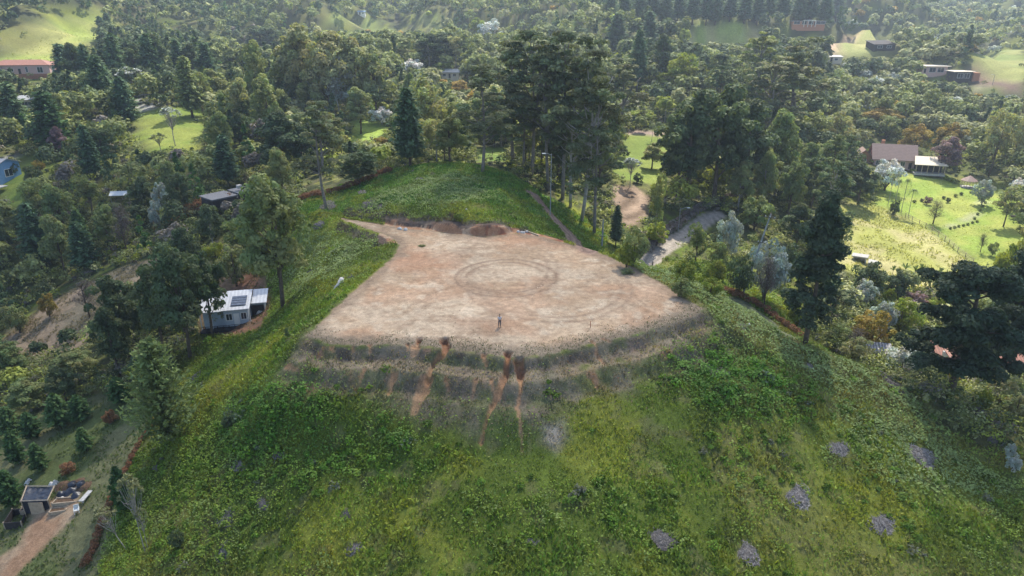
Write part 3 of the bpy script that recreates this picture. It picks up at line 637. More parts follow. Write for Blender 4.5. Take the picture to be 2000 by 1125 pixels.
        for i in range(11):
            a = i*2.39996; d = np.array([math.cos(a), math.sin(a), 0]); e0 = ra(.5, 1.3)
            for j in range(5):
                s = (j+.7)/5; Qs.append(np.array([0, 0, 1.0])+d*1.7*s*math.cos(e0)+np.array([0, 0, 1.9*math.sin(e0)*s-.7*s*s])); Us.append(d*math.cos(e0)+np.array([0, 0, math.sin(e0)-1.1*s])); Ns.append(np.array([-d[0]*math.sin(e0), -d[1]*math.sin(e0), math.cos(e0)+.2]))
        V, Fq = cards(np.array(Qs), np.array(Ns), .34, .6, np.array(Us)); T = np.ones((len(V), 3)); W_ = 3.2
    cm = npmesh('crown', V, Fq, None, T); cm.materials.append(LM['G'])
    tm = bpy.data.meshes.new('trunk'); tm.from_pydata(tb.v, [], tb.f); tm.materials.append(BARK); tm.polygons.foreach_set('use_smooth', np.ones(len(tm.polygons), bool)); tm.update()
    return tm, cm, Hn, W_
TM = {}
NV = dict(E=4, T=2, N=2, G=4, D=3, L=3, C=3, P=3, X=1, S=2, B=2, K=2, W=3, F=2)
NAME = dict(E='eucalyptus_tree', T='eucalyptus_tree', N='eucalyptus_tree', G='broadleaf_tree', D='broadleaf_tree', L='feathery_tree', C='conifer', P='young_pine', X='cypress_tree', S='umbrella_tree', B='bare_tree', K='palm_tree', W='shrub', F='banana_plant')
CATG = dict(E='tree', T='tree', N='tree', G='tree', D='tree', L='tree', C='tree', P='pine', X='cypress', S='tree', B='tree', K='palm', W='shrub', F='plant')
def get_tm(k, v):
    if (k, v) not in TM: TM[(k, v)] = tree_mesh(k, v)
    return TM[(k, v)]
ALLTREES = []
def put_tree(shape, x, y, z, H, Wd, mat, label=None, group=None, rz=None, bark=None, lean=(0, 0), v=None, name=None, cat=None):
    if v is None: v = rnd.randrange(NV[shape])
    tm, cm, Hn, Wn = get_tm(shape, v % NV[shape])
    t = bpy.data.objects.new(name or NAME[shape], None); C.objects.link(t); t.empty_display_size = .5
    t.location = (x, y, z-.15); t.rotation_euler = (lean[0], lean[1], rnd.uniform(0, 6.28) if rz is None else rz)
    s = H/Hn; sw = (Wd/Wn) if Wd else s; t.scale = (sw, sw, s)
    tag(t, label, cat or CATG[shape], group)
    for nm, me, m in (('trunk', tm, bark or BARK), ('crown', cm, LM[mat])):
        o = bpy.data.objects.new(nm, me); C.objects.link(o); o.parent = t
        o.material_slots[0].link = 'OBJECT'; o.material_slots[0].material = m
    ALLTREES.append(t); return t
def place_px(px, ytop, ybase, wpx):
    """base point and size of a tree whose foot and top show at these photo pixels"""
    bx = px
    for _ in range(3):
        x, y, z = hit(bx, ybase)
        dx, dY, dZ = pray(px, ytop); H = CAM_Z+dZ/dY*y-z
        mx = proj(x, y, z+H*.55)[0]; bx += (px-mx)
    x, y, z = hit(bx, ybase); dx, dY, dZ = pray(px, ytop); H = max(1.0, CAM_Z+dZ/dY*y-z)
    d = y*cP-(z+H/2-CAM_Z)*sP
    return x, y, z, H, wpx/F*d
# ------------------------------------------------------------------ trees one by one: shape, leaf, x, top, foot, width in the photograph | label; sunlit gums of the great wood wear lighter leaves as painted sun
HERO = """
T Q 1601 374 670 118|tall narrow dark eucalyptus on the right edge of the grassy slope, alone in front of the meadow
N Q 1893 498 772 200|broad spreading dark eucalyptus standing before the white house with clay roofs
T Q 1985 470 760 110|dark eucalyptus cut by the photo's right edge beside the broad spreading one
E E 940 140 338 114|dark gum with thick trunk at the top right rim of the grassy knoll
E E 1003 95 322 120|leftmost of the tall gums in the clump behind the knoll
E E 1040 60 345 126|tall gum in the clump, second trunk from its left end
E E 1075 75 372 120|tall gum in the middle of the clump, beside the lane's lamp pole
E E 1104 62 388 126|tall gum in the clump with two trunks low on the lane bank
E E 1142 85 432 126|tall pale-trunked gum of the clump, straight above the grey pole
E E 1168 170 458 114|lowest gum at the right foot of the clump, by the ploughed plot
E E 1120 130 405 108|shorter gum tucked inside the clump behind the pale trunk
E E 1205 118 300 108|outer gum at the clump's upper right, over the fenced garden
E E 1022 150 335 84|slim gum squeezed between the two leftmost trunks of the clump
E E 626 196 408 100|lone slender gum with long bare trunk beside the dirt track's end
D D 545 215 345 105|black-green rounded tree mass left of the lone slender gum
D D 700 292 362 82|small dark spreading tree growing in the rust hedge by the knoll
C C 797 172 326 84|dark conifer at the knoll's upper left edge with a thick skirt
G G 532 336 602 150|big leafy gum on the left slope above the white house with solar panels
G D 362 440 560 58|narrow pointed tree top rising just behind the grove by the white house
G D 345 470 700 120|leaning gum at the centre of the grove left of the white house
G D 396 474 655 88|rounded gum nearest the white house with solar panels
G D 300 500 690 88|dark gum on the left side of the grove by the white house
D D 232 528 700 100|dark tree at the far left of the grove, before the bare earth hill
L L 430 585 642 42|small loose tree growing against the white house's front wall
X G 308 662 862 138|large bright ragged cypress at the top corner of the fenced garden
D D 215 590 735 80|shady tree between the bare earth hill and the bright cypress
D D 1352 165 396 143|big dark tree at the left of the dark group above the gravel road
D D 1408 152 398 145|tallest big dark tree in the middle of the group above the gravel road
D D 1458 190 392 119|dark tree at the right of the group above the gravel road
D D 1330 225 392 91|lower dark tree at the near left corner of the group above the gravel road
E E 1502 108 300 115|tall ragged gum behind the right of the dark group
E E 1562 82 292 115|tall arching gum right of the dark group, next to the sunny valley
G G 1528 205 372 86|green gum below the arching gums, behind the tall narrow eucalyptus
E G 1480 60 250 80|grey-green gum top behind the two ragged gums
W A 1500 464 588 92|wide silvery grey tree right of the leaning utility pole
W A 1425 405 510 56|pale grey-green small tree at the bend below the gravel road
L G 1400 468 545 52|thin light tree among bushes right of the gravel road
W D 1448 495 578 62|brownish round tree left of the leaning utility pole
W G 1478 378 450 80|olive bushy tree at the road's far bend
W D 1540 470 560 80|dark bushy tree left of the tall narrow eucalyptus
L G 1362 430 512 42|small leafy tree standing over the edge of the gravel road
C D 1205 400 480 36|narrow dark conifer below the ploughed plot, right of the grey pole
W G 1240 440 520 58|light olive bush cluster at the near end of the gravel road, largest one
W Y 1225 470 522 50|yellow-green bush just left of the gravel road's near end
W Y 1285 430 480 50|light green bush on the bank right below the ploughed plot
L G 1285 325 480 34|slim pair of bent pale stems with a feathery top by the ploughed plot
G G 1275 275 330 52|round dark-green tree on the sunny field beside the drive
S A 1233 305 365 40|small open tree in the middle of the sunny field above the ploughed plot
W D 1245 335 358 24|low round bush on the sunny field above the ploughed plot
G L 585 28 232 104|huge sunlit gum at the upper left of the great green wood
G L 640 40 236 100|huge sunlit gum in the middle of the great green wood
G L 690 60 230 92|sunlit gum at the right shoulder of the great green wood
G L 728 88 236 76|lower sunlit gum at the right end of the great green wood
G G 560 92 230 86|shaded gum at the left foot of the great green wood
L A 660 102 236 66|pale grey-leafed gum in the lower middle of the great green wood
G G 610 120 240 70|dark-footed gum between the shaded and pale gums of the great green wood
G G 500 76 240 62|billowing gum left of the great green wood
G G 520 142 290 72|drooping sunlit tree below the billowing gum
G L 470 150 280 62|grey sunlit tree beside the drooping sunlit tree
D D 512 45 120 74|dark blue-green tree behind the billowing gum
L L 838 140 300 92|tall pale feathery tree right behind the dark conifer of the knoll
D D 838 62 132 74|black tree mass beside the pale round tree, upper middle
D D 872 58 128 60|black tree touching the pale round tree's left side
L L 888 66 138 46|pale round tree standing before the black trees
W Y 868 114 146 50|bright yellow-green round bush tree on the garden lawn
W S 806 112 152 56|white-flowered spreading tree below the black tree mass
W S 620 188 236 50|white-flowered tree between the great wood and the dark rounded mass
W S 745 205 244 52|white-speckled tree above the small pale lawn
W S 958 34 86 62|white-flowered tree in the far garden at the top centre
L Y 935 30 90 44|light green round tree beside the far white-flowered tree
W O 902 162 190 50|flat orange-brown tree beside the grey-roofed cottage
W O 742 264 296 48|orange-yellow bush below the small pale lawn
G G 700 168 262 62|brown-green layered tree right of the white-flowered tree
C C 1205 26 112 62|dark green rounded conifer at the top, left of its twin
C C 1268 22 112 52|pale green conical conifer in the pair near the top
C C 1248 58 178 52|green conifer with a clear straight trunk under the pale conical one
D D 1295 64 168 56|dark tree right of the clear-trunked conifer
L Y 1330 98 186 76|yellow-olive feathery tree above the dark group
L Y 1292 138 182 44|small yellow-green tree under the dark tree near the top
W Y 1198 88 112 24|bright yellow bush in front of the twin conifers
W Y 1255 212 240 60|yellow hedge-like bush above the brick drive
K K 1300 186 244 26|tall palm with pale trunk above the brick drive
K K 1274 236 276 18|left one of two thin young palms on the drive's edge
K K 1287 232 282 20|right one of two thin young palms on the drive's edge
C P 92 178 300 88|rich green pine with forked top below the pink house
C C 22 160 268 66|dark green pine at the left edge beside the house under the trees
C C 195 108 225 70|tall grey-green pine right of the pink house
C C 240 150 250 62|dusky pine behind the white-topped umbrella tree
S S 255 128 192 52|white-topped umbrella tree in front of the dark pine wall
S A 335 205 285 44|small silvery umbrella tree on the shaded lawn
S G 310 258 300 36|broad thin umbrella tree over the road's curve
C C 208 24 58 24|single round conifer at the upper end of the left pasture
D C 195 30 60 20|small dark tree at the pasture's top end
B B 238 398 500 54|purple-grey bare tree inside the dark wood on the left
W A 312 350 425 40|blue-grey round tree, upper of the pair above the dark hedge
W A 305 386 452 44|blue-grey round tree, lower of the pair above the dark hedge
D D 348 330 430 52|dark green leaning tree right of the blue-grey pair
W D 24 312 346 26|dense round shrub by the drive of the blue-walled house
W D 65 318 366 46|dark round tree on the lawn right of the blue-walled house
W O 74 310 338 26|golden bush behind the dark round tree on the left lawn
D R 112 245 310 36|dark red-leafed tree on the slope below the rich green pine
D G 420 130 215 66|olive tree lit from behind at the end of the dark pine wall
C G 365 110 230 62|thin pine standing in front of the dark pine wall's right end
L G 390 135 225 50|loose thin-stemmed tree above the left lawn
D G 455 92 150 42|small olive tree between the dark pine wall and the billowing gum
D R 1853 262 346 58|purple flowering columnar tree beside the brown-roofed house
W S 1735 306 372 72|large white-flowered tree in front of the brown-roofed house
D D 1684 314 398 66|dark shade tree left of the white-flowered tree
K K 1742 335 402 20|leftmost palm of four on the garden slope
K K 1754 342 412 22|second palm of four on the garden slope
K K 1769 340 416 24|third palm of four on the garden slope
K K 1782 362 424 24|rightmost palm of four on the garden slope
W O 1725 206 252 84|golden spreading tree behind the brown-roofed house, largest golden one
W O 1790 238 300 70|golden tree between the big golden one and the orange one
W O 1858 236 296 72|orange-topped tree above the purple columnar tree
L L 1640 212 312 66|grey-green feathery tree left of the big golden tree
W G 1740 222 272 66|round olive tree in front of the big golden tree
L L 1950 205 345 60|tall loose olive tree behind the gazebo
L L 1992 225 350 50|olive tree at the right edge behind the gazebo
W S 1992 345 382 40|white-flowered tree at the right edge of the sunny lawn
L L 1972 362 442 56|airy tree with round shadow on the sunny lawn, right edge
W A 1925 345 400 44|pale tree at the upper corner of the sunny lawn
B L 1828 390 438 44|pinkish sparse tree alone in the middle of the sunny lawn
W D 1748 388 422 24|reddish bush below the palms
W R 1812 382 400 20|pink bush in the row across the lawn
W D 1853 384 396 12|dark small bush in the row across the lawn
B G 1920 455 492 24|thin shrub at the lower end of the rail fence
W G 1942 470 500 22|dark bush right of the thin shrub at the fence's end
W Y 1975 462 610 84|golden-green weeping bamboo at the right edge
W D 1970 565 640 70|shaded dense tree under the weeping bamboo
W D 1700 506 585 76|black-shadowed dense shrub beneath the stone slab
W D 1752 522 590 66|dark dense shrub below the banana plants
W A 1692 542 602 54|pale mint-coloured shrub right of the tall narrow eucalyptus
W Y 1740 558 600 30|lime green small shrub in the shade garden
W R 1787 566 604 58|lilac flowering shrub beside the broad eucalyptus
W Y 1764 578 652 74|light green rounded tree before the lilac shrub
W A 1732 582 650 60|pale grey-pink bush left of the light green tree
W O 1708 600 688 84|olive-brown spreading tree over the grey tiled roof
W L 1845 545 600 50|dull green shrub behind the broad eucalyptus, left side
W Y 1838 568 618 46|yellow-green shrub between the lilac shrub and the broad eucalyptus
B B 1672 640 702 50|thin dark leafless tree before the grey tiled roof
W A 1765 672 745 76|grey-leafed bush against the clay-tiled roof
W D 1826 690 760 84|dark rounded bush below the clay-tiled roof
W A 1785 640 690 36|silver-blue small bush above the clay-tiled roof
W G 1640 628 684 66|bushy green shrub behind the foot of the tall narrow eucalyptus
W Y 1925 755 805 40|yellow shrub right of the broad eucalyptus trunk
W L 1962 720 790 70|twiggy pale shrub right of the yellow shrub
W L 1990 765 820 60|grey-green bush at the right edge where the slope ends
B B 1500 500 600 56|fine bare tree in front of the wide silvery one
W Y 1560 585 640 50|yellow-green shrub behind the rust hedge's lower end
W Y 1390 540 578 50|lime bush behind the rust hedge's upper end
W Y 1340 500 560 60|sunny green bush mass under the gravel road, left part
W Y 1400 500 558 56|sunny green bush mass under the gravel road, right part
W G 1330 540 580 50|bush at the grass edge below the gravel road
P P 160 832 880 42|small young pine alone in the middle of the garden lawn
P P 70 862 920 48|young pine at the garden's left, nearest the tarpaulin shelter on its upper side
P P 24 838 908 50|young pine at the garden's left edge, behind the shelter's own pine
P P 12 915 990 62|young pine on the left photo edge beside the tarpaulin shelter
P P 55 802 856 52|young bright pine at the top left of the garden
P P 108 766 834 66|young pine in the garden's back row, left of the two large ones
P P 152 768 824 52|young pine in the garden's back row, right of the two large ones
P P 228 734 788 56|young dark pine in the garden's upper corner left of the bright cypress
P P 14 790 850 50|young pine at the very top left of the garden
P P 232 905 1000 54|soft feathery young pine on the garden's right border
S L 262 922 1080 50|tallest pale umbrella sapling at the lower left corner of the slope
S L 236 982 1078 46|leaning pale umbrella sapling beside the tallest one
S L 278 986 1076 30|slimmest pale umbrella sapling of the three
W H 212 800 828 34|dark red twiggy shrub on the garden lawn
W H 130 902 926 36|rusty red shrub above the tarpaulin shelter
W D 445 808 838 38|dark round bush on the slope near the left border
W G 615 788 800 40|-
G G 560 636 664 12|small dark bush standing alone on the slope left of the clearing
W D 345 1030 1075 36|low dark shrub on the slope near the umbrella saplings
W D 500 905 930 40|-
W A 1975 862 895 26|upper of two soft blue-green shrubs at the slope's right edge
W A 1982 885 925 32|lower of two soft blue-green shrubs at the slope's right edge
F F 1746 512 536 16|leftmost banana plant above the dark shrubs
F F 1770 508 532 26|second banana plant from the left above the dark shrubs
F F 1790 510 540 24|banana plant in the middle of the row above the dark shrubs
F F 1802 508 538 24|banana plant touching the middle one in the row
F F 1822 518 546 18|banana plant right of the middle pair in the row
F F 1838 514 544 20|second banana plant from the right end of the row
F F 1852 520 546 16|banana plant at the right end of the row
W D 392 600 690 50|-
W Y 420 470 520 50|bright green bush between the dark hedge and the big leafy gum
W L 455 475 560 80|dull olive thicket tree above the white house's yard
W G 490 560 590 24|-
W G 590 560 600 36|-
L L 60 630 720 60|-
W G 30 590 650 60|lit green bush at the left end of the bare earth hill
W O 90 570 620 40|rust-topped bush behind the bare earth hill
B B 165 545 620 60|dark leafless tree on the crest of the bare earth hill
"""
ORDW = 'first second third fourth fifth sixth seventh eighth ninth tenth eleventh twelfth thirteenth fourteenth fifteenth sixteenth seventeenth eighteenth'.split()
_g = random.Random(3)
for i in range(18): HERO += f"C C {1196+i*26+_g.randint(-6, 6)} {-38+_g.randint(0, 26)} {46+_g.randint(-4, 6)} {34+_g.randint(0, 8)}|{ORDW[i]} from the left of the tall conifers in the row along the top\n"
for i in range(11): HERO += f"{'CD'[i % 2]} {'CD'[i % 2]} {118+i*28+_g.randint(-6, 6)} {72+_g.randint(-8, 14)} {176+_g.randint(-8, 12)} {44+_g.randint(0, 14)}|{ORDW[i]} from the left of the trees making the dark pine wall\n"
LEAFOF = {'F': 'K'}
def key(l): return l.split('|')
def short(l):
    return ' '.join(l.split()[:16])
heroes = []; HB = []
for l in HERO.strip().splitlines():
    a, lab = key(l); sh, lf, px, yt, yb, w_ = a.split(); px, yt, yb, w_ = map(float, (px, yt, yb, w_))
    if lab == '-' : continue
    if sh == 'O': continue
    x, y, z, H, Wd = place_px(px, yt, yb, w_)
    mat = LEAFOF.get(lf, lf)
    heroes.append((x, y, Wd))
    if y > 125: HB.append((px-w_*.4, px+w_*.4, yt, yt+(yb-yt)*.5, y))
    tall = sh in 'ETN' or 'gum' in lab
    bark = BARKP if (sh in 'SK' or 'pale' in lab) else BARKG if sh == 'E' else None
    grp = {'P': 'young pines in the fenced garden', 'F': 'banana plants in a row below the meadow', 'K': 'palms'}.get(sh)
    lab = short(lab)
    nm = {'G': 'eucalyptus_tree', 'L': 'feathery_tree'}.get(sh) if 'gum' in lab else None
    lean = (0, 0)
    if lab.startswith('leaning pale'): lean = (0, -.32)
    kk = sh
    if sh == 'W' and (H > 7.5 or lf == 'S'): nm = 'broadleaf_tree'
    t = put_tree(sh, x, y, z, H, Wd, mat, lab, grp, bark=bark, name=nm, lean=lean, rz=0 if lean[1] else None, cat='tree' if nm else None)
HEROPX = []
# ------------------------------------------------------------------ the rest of the woods
KEEP = [tuple(map(float, s.split(','))) for s in """150,540,290,592 60,590,180,640 200,522,300,556 110,556,200,616 30,616,120,662 0,60,100,132 90,55,200,90 275,212,400,290 0,300,20,385 40,118,100,152 1640,400,1900,530 1790,335,1950,520 1690,275,1825,335 1200,362,1270,430
1235,255,1310,270 1225,270,1300,330 1200,180,1250,203 1290,420,1405,512 1040,380,1140,468 1345,55,1480,84 1535,52,1620,72 1625,66,1740,112 1895,108,2000,185 1798,130,1850,155 1865,135,1900,165 640,40,860,58
925,286,992,314 436,362,492,392 690,238,745,272 225,380,260,392 300,505,420,540 400,540,520,620 862,144,900,156 0,800,300,1125 60,150,75,165 36,200,62,220 1885,340,1900,365 590,340,760,392 1405,420,1500,470
1300,520,1560,640 395,560,520,650 1620,100,1645,125 140,115,158,130 102,125,116,140""".split()]
cand = []
gr = np.random.default_rng(5)
def try_scatter(n, ylo, yhi, xl, dmin, grid):
    for _ in range(n):
        y = ylo+(yhi-ylo)*gr.random(); x = (gr.random()*2-1)*xl(y)
        c = (int(x//dmin), int(y//dmin)); ok = True
        for i in (-1, 0, 1):
            for j in (-1, 0, 1):
                for (a, b) in grid.get((c[0]+i, c[1]+j), ()):
                    if (a-x)**2+(b-y)**2 < dmin*dmin: ok = False
        if not ok: continue
        zi = zid_at(x, y)
        if zi != 9: continue
        cand.append((x, y)); grid.setdefault(c, []).append((x, y))
g1_ = {}
for hx, hy, hw in heroes:
    if hw > 3: g1_.setdefault((int(hx//6), int(hy//6)), []).append((hx, hy))
try_scatter(13000, 60, 210, lambda y: 1.1*y+45, 6., g1_)
try_scatter(22000, 210, 430, lambda y: 1.1*y+40, 6., dict())
try_scatter(36000, 430, 1000, lambda y: 1.1*y+40, 6.8, dict())
# species of a wood by where it stands in the photograph
def pick(px, py, y, u):
    if py < 70 and 1165 < px < 1650 and y > 480: return ('C', 'C', 24, 8)
    if px < 430 and py < 250: tb = [('C', 'C', 17, 8.5, .2), ('D', 'D', 14, 9, .6), ('G', 'G', 13, 8, .88), ('L', 'L', 10, 7, 1)]
    elif px < 560 and py < 720: tb = [('C', 'C', 17, 8, .12), ('D', 'D', 15, 8.5, .36), ('G', 'G', 16, 8.5, .60), ('L', 'G', 11, 7, .86), ('B', 'B', 11, 6, .93), ('C', 'P', 14, 6, 1)]
    elif px < 1180 and py < 340: tb = [('G', 'G', 16, 9, .42), ('L', 'L', 11, 7.5, .62), ('D', 'D', 14, 9, .80), ('W', 'Y', 6, 6, .88), ('C', 'C', 15, 6.5, .97), ('W', 'O', 7, 7, 1)]
    elif px < 1640: tb = [('D', 'D', 14, 8.5, .34), ('G', 'G', 14, 8.5, .62), ('L', 'Y', 9, 7, .74), ('L', 'L', 9, 7, .88), ('E', 'D', 20, 9, 1)]
    else: tb = [('L', 'L', 10, 7.5, .36), ('G', 'G', 12, 8.5, .66), ('D', 'D', 11, 8, .82), ('W', 'A', 7, 7, .9), ('W', 'O', 7, 7, .93), ('C', 'C', 14, 6, 1)]
    for a in tb:
        if u < a[4]: return a[:4]
    return tb[-1][:4]
woods = []
for x, y in cand:
    z = float(hz(x, y)); px, py = proj(x, y, z)
    if py < -80: continue
    off = px < -60 or px > 2060
    if off and y < 95: continue
    if px > 1380 and y < 92: continue
    sh, lf, H, Wd = pick(px, py, y, gr.random())
    H *= .72+.5*gr.random(); Wd *= .8+.35*gr.random()
    if px > 1500 and py > 560: H *= .5; Wd *= .7
    if px < 330 and py > 560: H *= .55; Wd *= .75
    ppm = F/(y*cP-(z-CAM_Z)*sP); top = proj(x, y, z+H)[1]; hw = Wd*ppm*.5
    bad = False
    for k in KEEP:
        if px+hw*.7 > k[0] and px-hw*.7 < k[2] and top < k[3]-3 and py > k[1]+4:
            # may the tree shrink below the clearing's lower edge?
            bad = True; need = (py-k[3])/max(py-top, 1)
            if need > .3 and sh != 'E': bad = False; H *= need*.95; Wd *= max(need, .55); top = proj(x, y, z+H)[1]; hw = Wd*ppm*.5
            if bad: break
    if not bad:
        for (a0, a1, b0, b1, hy_) in HB:
            if y < hy_-1 and px+hw*.6 > a0 and px-hw*.6 < a1 and top < b1 and py > b0:
                need = (py-b1)/max(py-top, 1)
                if need < .35: bad = True; break
                H *= need; Wd *= max(need, .6); top = proj(x, y, z+H)[1]; hw = Wd*ppm*.5
    if bad or H < 2: continue
    woods.append([(0 if off else 1)*hw*2*(py-top), x, y, z, H, Wd, sh, lf, px, top, py])
woods.sort(key=lambda t: -t[0])
nsolo = 285-len([t for t in ALLTREES if t['category'] == 'tree'])
solo, rest = woods[:nsolo], woods[nsolo:]
LANDM = {'pink house': (70, 135), 'top left pasture': (110, 80), 'dark pine wall': (270, 110), 'shaded left lawn': (320, 240), 'blue-walled house': (12, 345), 'blue-grey pair of trees': (308, 400),
 'long dark hedge': (380, 450), 'bare earth hill': (170, 590), 'grey flat-roofed house': (465, 375), 'white house with solar panels': (460, 600), 'bright ragged cypress': (308, 760), 'great green wood': (630, 140), 'lone slender gum': (626, 300),
 'dark conifer of the knoll': (797, 250), 'pale round tree': (888, 100), 'far white-flowered tree': (958, 60), 'clump of tall gums': (1080, 200), 'twin conifers': (1240, 60), 'brick drive': (1270, 262),
 'dark tree group': (1400, 270), 'far grassy field': (1410, 68), 'long low house': (1575, 62), 'big golden tree': (1725, 225), 'brown-roofed house': (1750, 300), 'gazebo': (1890, 350), 'far grassy mound': (1950, 130),
 'flat-roofed houses': (1845, 145), 'far dark-walled house': (1725, 95), 'two ragged gums': (1530, 180), 'right rust hedge': (1480, 610), 'sunny meadow': (1750, 460), 'garden with young pines': (110, 850), 'small pale lawn': (715, 255), 'gravel road': (1330, 470)}
LOOK = {('C', 'C'): 'dark green conifer', ('D', 'D'): 'dark dense rounded tree', ('G', 'G'): 'olive-green leafy tree', ('G', 'D'): 'deep green leafy tree', ('L', 'L'): 'light olive feathery tree', ('L', 'G'): 'thin mid-green feathery tree', ('B', 'B'): 'bare grey twiggy tree',
 ('C', 'P'): 'bright green conifer', ('W', 'Y'): 'low yellow-green tree', ('W', 'O'): 'low golden tree', ('L', 'Y'): 'yellowish feathery tree', ('E', 'D'): 'tall layered gum', ('W', 'A'): 'low silver-grey tree'}
bucket = {}
for wd in solo:
    px, top, py = wd[8], wd[9], wd[10]; my = (top+py)/2
    lm = min(LANDM, key=lambda k: math.hypot(LANDM[k][0]-px, (LANDM[k][1]-my)*1.4)); lx, ly = LANDM[lm]
    dx, dy = px-lx, my-ly; ver = 'above' if dy < -22 else 'below' if dy > 22 else ''; hor = 'left' if dx < -30 else 'right' if dx > 30 else ''
    rel = (f'{ver} and {hor} of' if ver and hor else ver or (f'{hor} of' if hor else 'beside')); pass
    bucket.setdefault((LOOK[(wd[6], wd[7])], rel, lm), []).append((math.hypot(dx, dy), wd))
ORD = ['nearest', 'second', 'third', 'fourth', 'fifth', 'sixth', 'seventh', 'eighth', 'ninth', 'tenth', 'eleventh', 'twelfth', 'thirteenth', 'fourteenth']
for (look, rel, lm), L_ in bucket.items():
    L_.sort(key=lambda t: t[0])
    for i, (_, wd) in enumerate(L_):
        lab = f'{look} {rel} the {lm}'
        if len(L_) > 1: lab = (f'{look} {rel} the {lm}, nearest one' if i == 0 else f'{look} {rel} the {lm}, {ORD[min(i, 13)]} out')
        _, x, y, z, H, Wd, sh, lf, px, top, py = wd
        put_tree(sh, x, y, z, H, Wd, lf, lab, 'trees of the surrounding woods', bark=BARKP if gr.random() < .3 else None, cat='tree', name='broadleaf_tree' if sh == 'W' else None)
# farther and smaller ones read as one mass
TI = {'C': (.085, .135, .06), 'D': (.095, .13, .06), 'G': (.22, .25, .095), 'L': (.33, .34, .17), 'Y': (.30, .34, .07), 'O': (.36, .25, .06), 'A': (.36, .39, .36), 'B': (.2, .18, .16), 'P': (.09, .18, .05)}
def forest(name, trees, per, size_of, mat, label, nc=14):
    VV = []; TT = []
    A = np.array([[t[1], t[2], t[3], t[4], t[5]] for t in trees]); shp = [t[6] for t in trees]; lf = [t[7] for t in trees]
    n = len(A); col = np.array([TI[l] for l in lf])*(1+.35*ss(380, 600, A[:, 1]))[:, None]*(.8+.4*gr.random(n))[:, None]  # tint lightened with distance, brightness of the sunlit far woods put into the colour
    con = np.array([s == 'C' for s in shp])
    # lobe centres
    d = runit(n*nc).reshape(n, nc, 3); d[..., 2] = np.abs(d[..., 2])*.9-.25*(gr.random((n, nc)) < .45)
    s = .45+.45*gr.random((n, nc, 1)); tz = gr.random((n, nc))
    Rw = A[:, 4]/2; H = A[:, 3]
    cx_ = A[:, 0][:, None]+np.where(con[:, None], d[..., 0]*(1-tz)*.9, d[..., 0]*s[..., 0])*Rw[:, None]
    cy_ = A[:, 1][:, None]+np.where(con[:, None], d[..., 1]*(1-tz)*.9, d[..., 1]*s[..., 0])*Rw[:, None]
    cz_ = A[:, 2][:, None]+np.where(con[:, None], .15+.83*tz, .58+.36*d[..., 2]*s[..., 0]*1.1)*H[:, None]
    cr = Rw[:, None]*np.where(con[:, None], .34*(1.1-tz), .44)*(.8+.5*gr.random((n, nc)))
    ct = .75+.5*gr.random((n, nc))
    m = per//nc; k = n*nc*m
    Cn = np.repeat(np.stack([cx_, cy_, cz_], -1).reshape(-1, 3), m, 0); rr = np.repeat(cr.ravel(), m); dd = runit(k); dd[:, 2] = np.where(dd[:, 2] < -.4, -dd[:, 2], dd[:, 2])
    Q = Cn+dd*rr[:, None]*(.7+.35*gr.random(k))[:, None]
    N = dd+runit(k)*.5+np.array([0, 0, .3]); sz = np.repeat(np.repeat(size_of(A), nc), m)*(.6+.8*gr.random(k))
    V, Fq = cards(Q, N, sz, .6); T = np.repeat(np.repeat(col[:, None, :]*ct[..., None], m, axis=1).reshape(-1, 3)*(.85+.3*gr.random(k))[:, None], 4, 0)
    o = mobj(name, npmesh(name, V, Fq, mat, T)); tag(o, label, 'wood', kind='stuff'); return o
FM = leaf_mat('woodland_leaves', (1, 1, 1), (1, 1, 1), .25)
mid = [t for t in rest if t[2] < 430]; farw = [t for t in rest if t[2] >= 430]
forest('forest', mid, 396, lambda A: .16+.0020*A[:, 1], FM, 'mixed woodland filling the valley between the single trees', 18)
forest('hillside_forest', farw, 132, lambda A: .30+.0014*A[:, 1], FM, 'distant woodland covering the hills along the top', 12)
print('trees', len(ALLTREES), 'solo', len(solo), 'mid', len(mid), 'far', len(farw))

# low growth under and between the trees
ug = []
for _ in range(44000):
    y = 66+(gr.random()**1.3)*338; x = (gr.random()*2-1)*(1.1*y+30)
    if zid_at(x, y) != 9: continue
    if x > 0 and y < 95 and x < 46: continue
    z = float(hz(x, y)); px, py = proj(x, y, z); kk = False
    for k in KEEP:
        if k[0] < px < k[2] and k[1] < py < k[3]+12: kk = True
    if kk and gr.random() < .93: continue
    u = gr.random(); w_ = 1.2+2.6*gr.random()**2
    lf = 'Y' if u < .12 else 'L' if u < .35 else 'G' if u < .7 else 'D' if u < .93 else 'B'
    ug.append([0, x, y, z-.3, w_*(.7+.6*gr.random()), w_, 'W', lf])
forest('undergrowth', ug, 42, lambda A: .13+.0008*A[:, 1], FM, 'shrubs and low growth under the trees')
for t_ in ALLTREES: assert len(t_["label"].split()) <= 16, t_["label"]
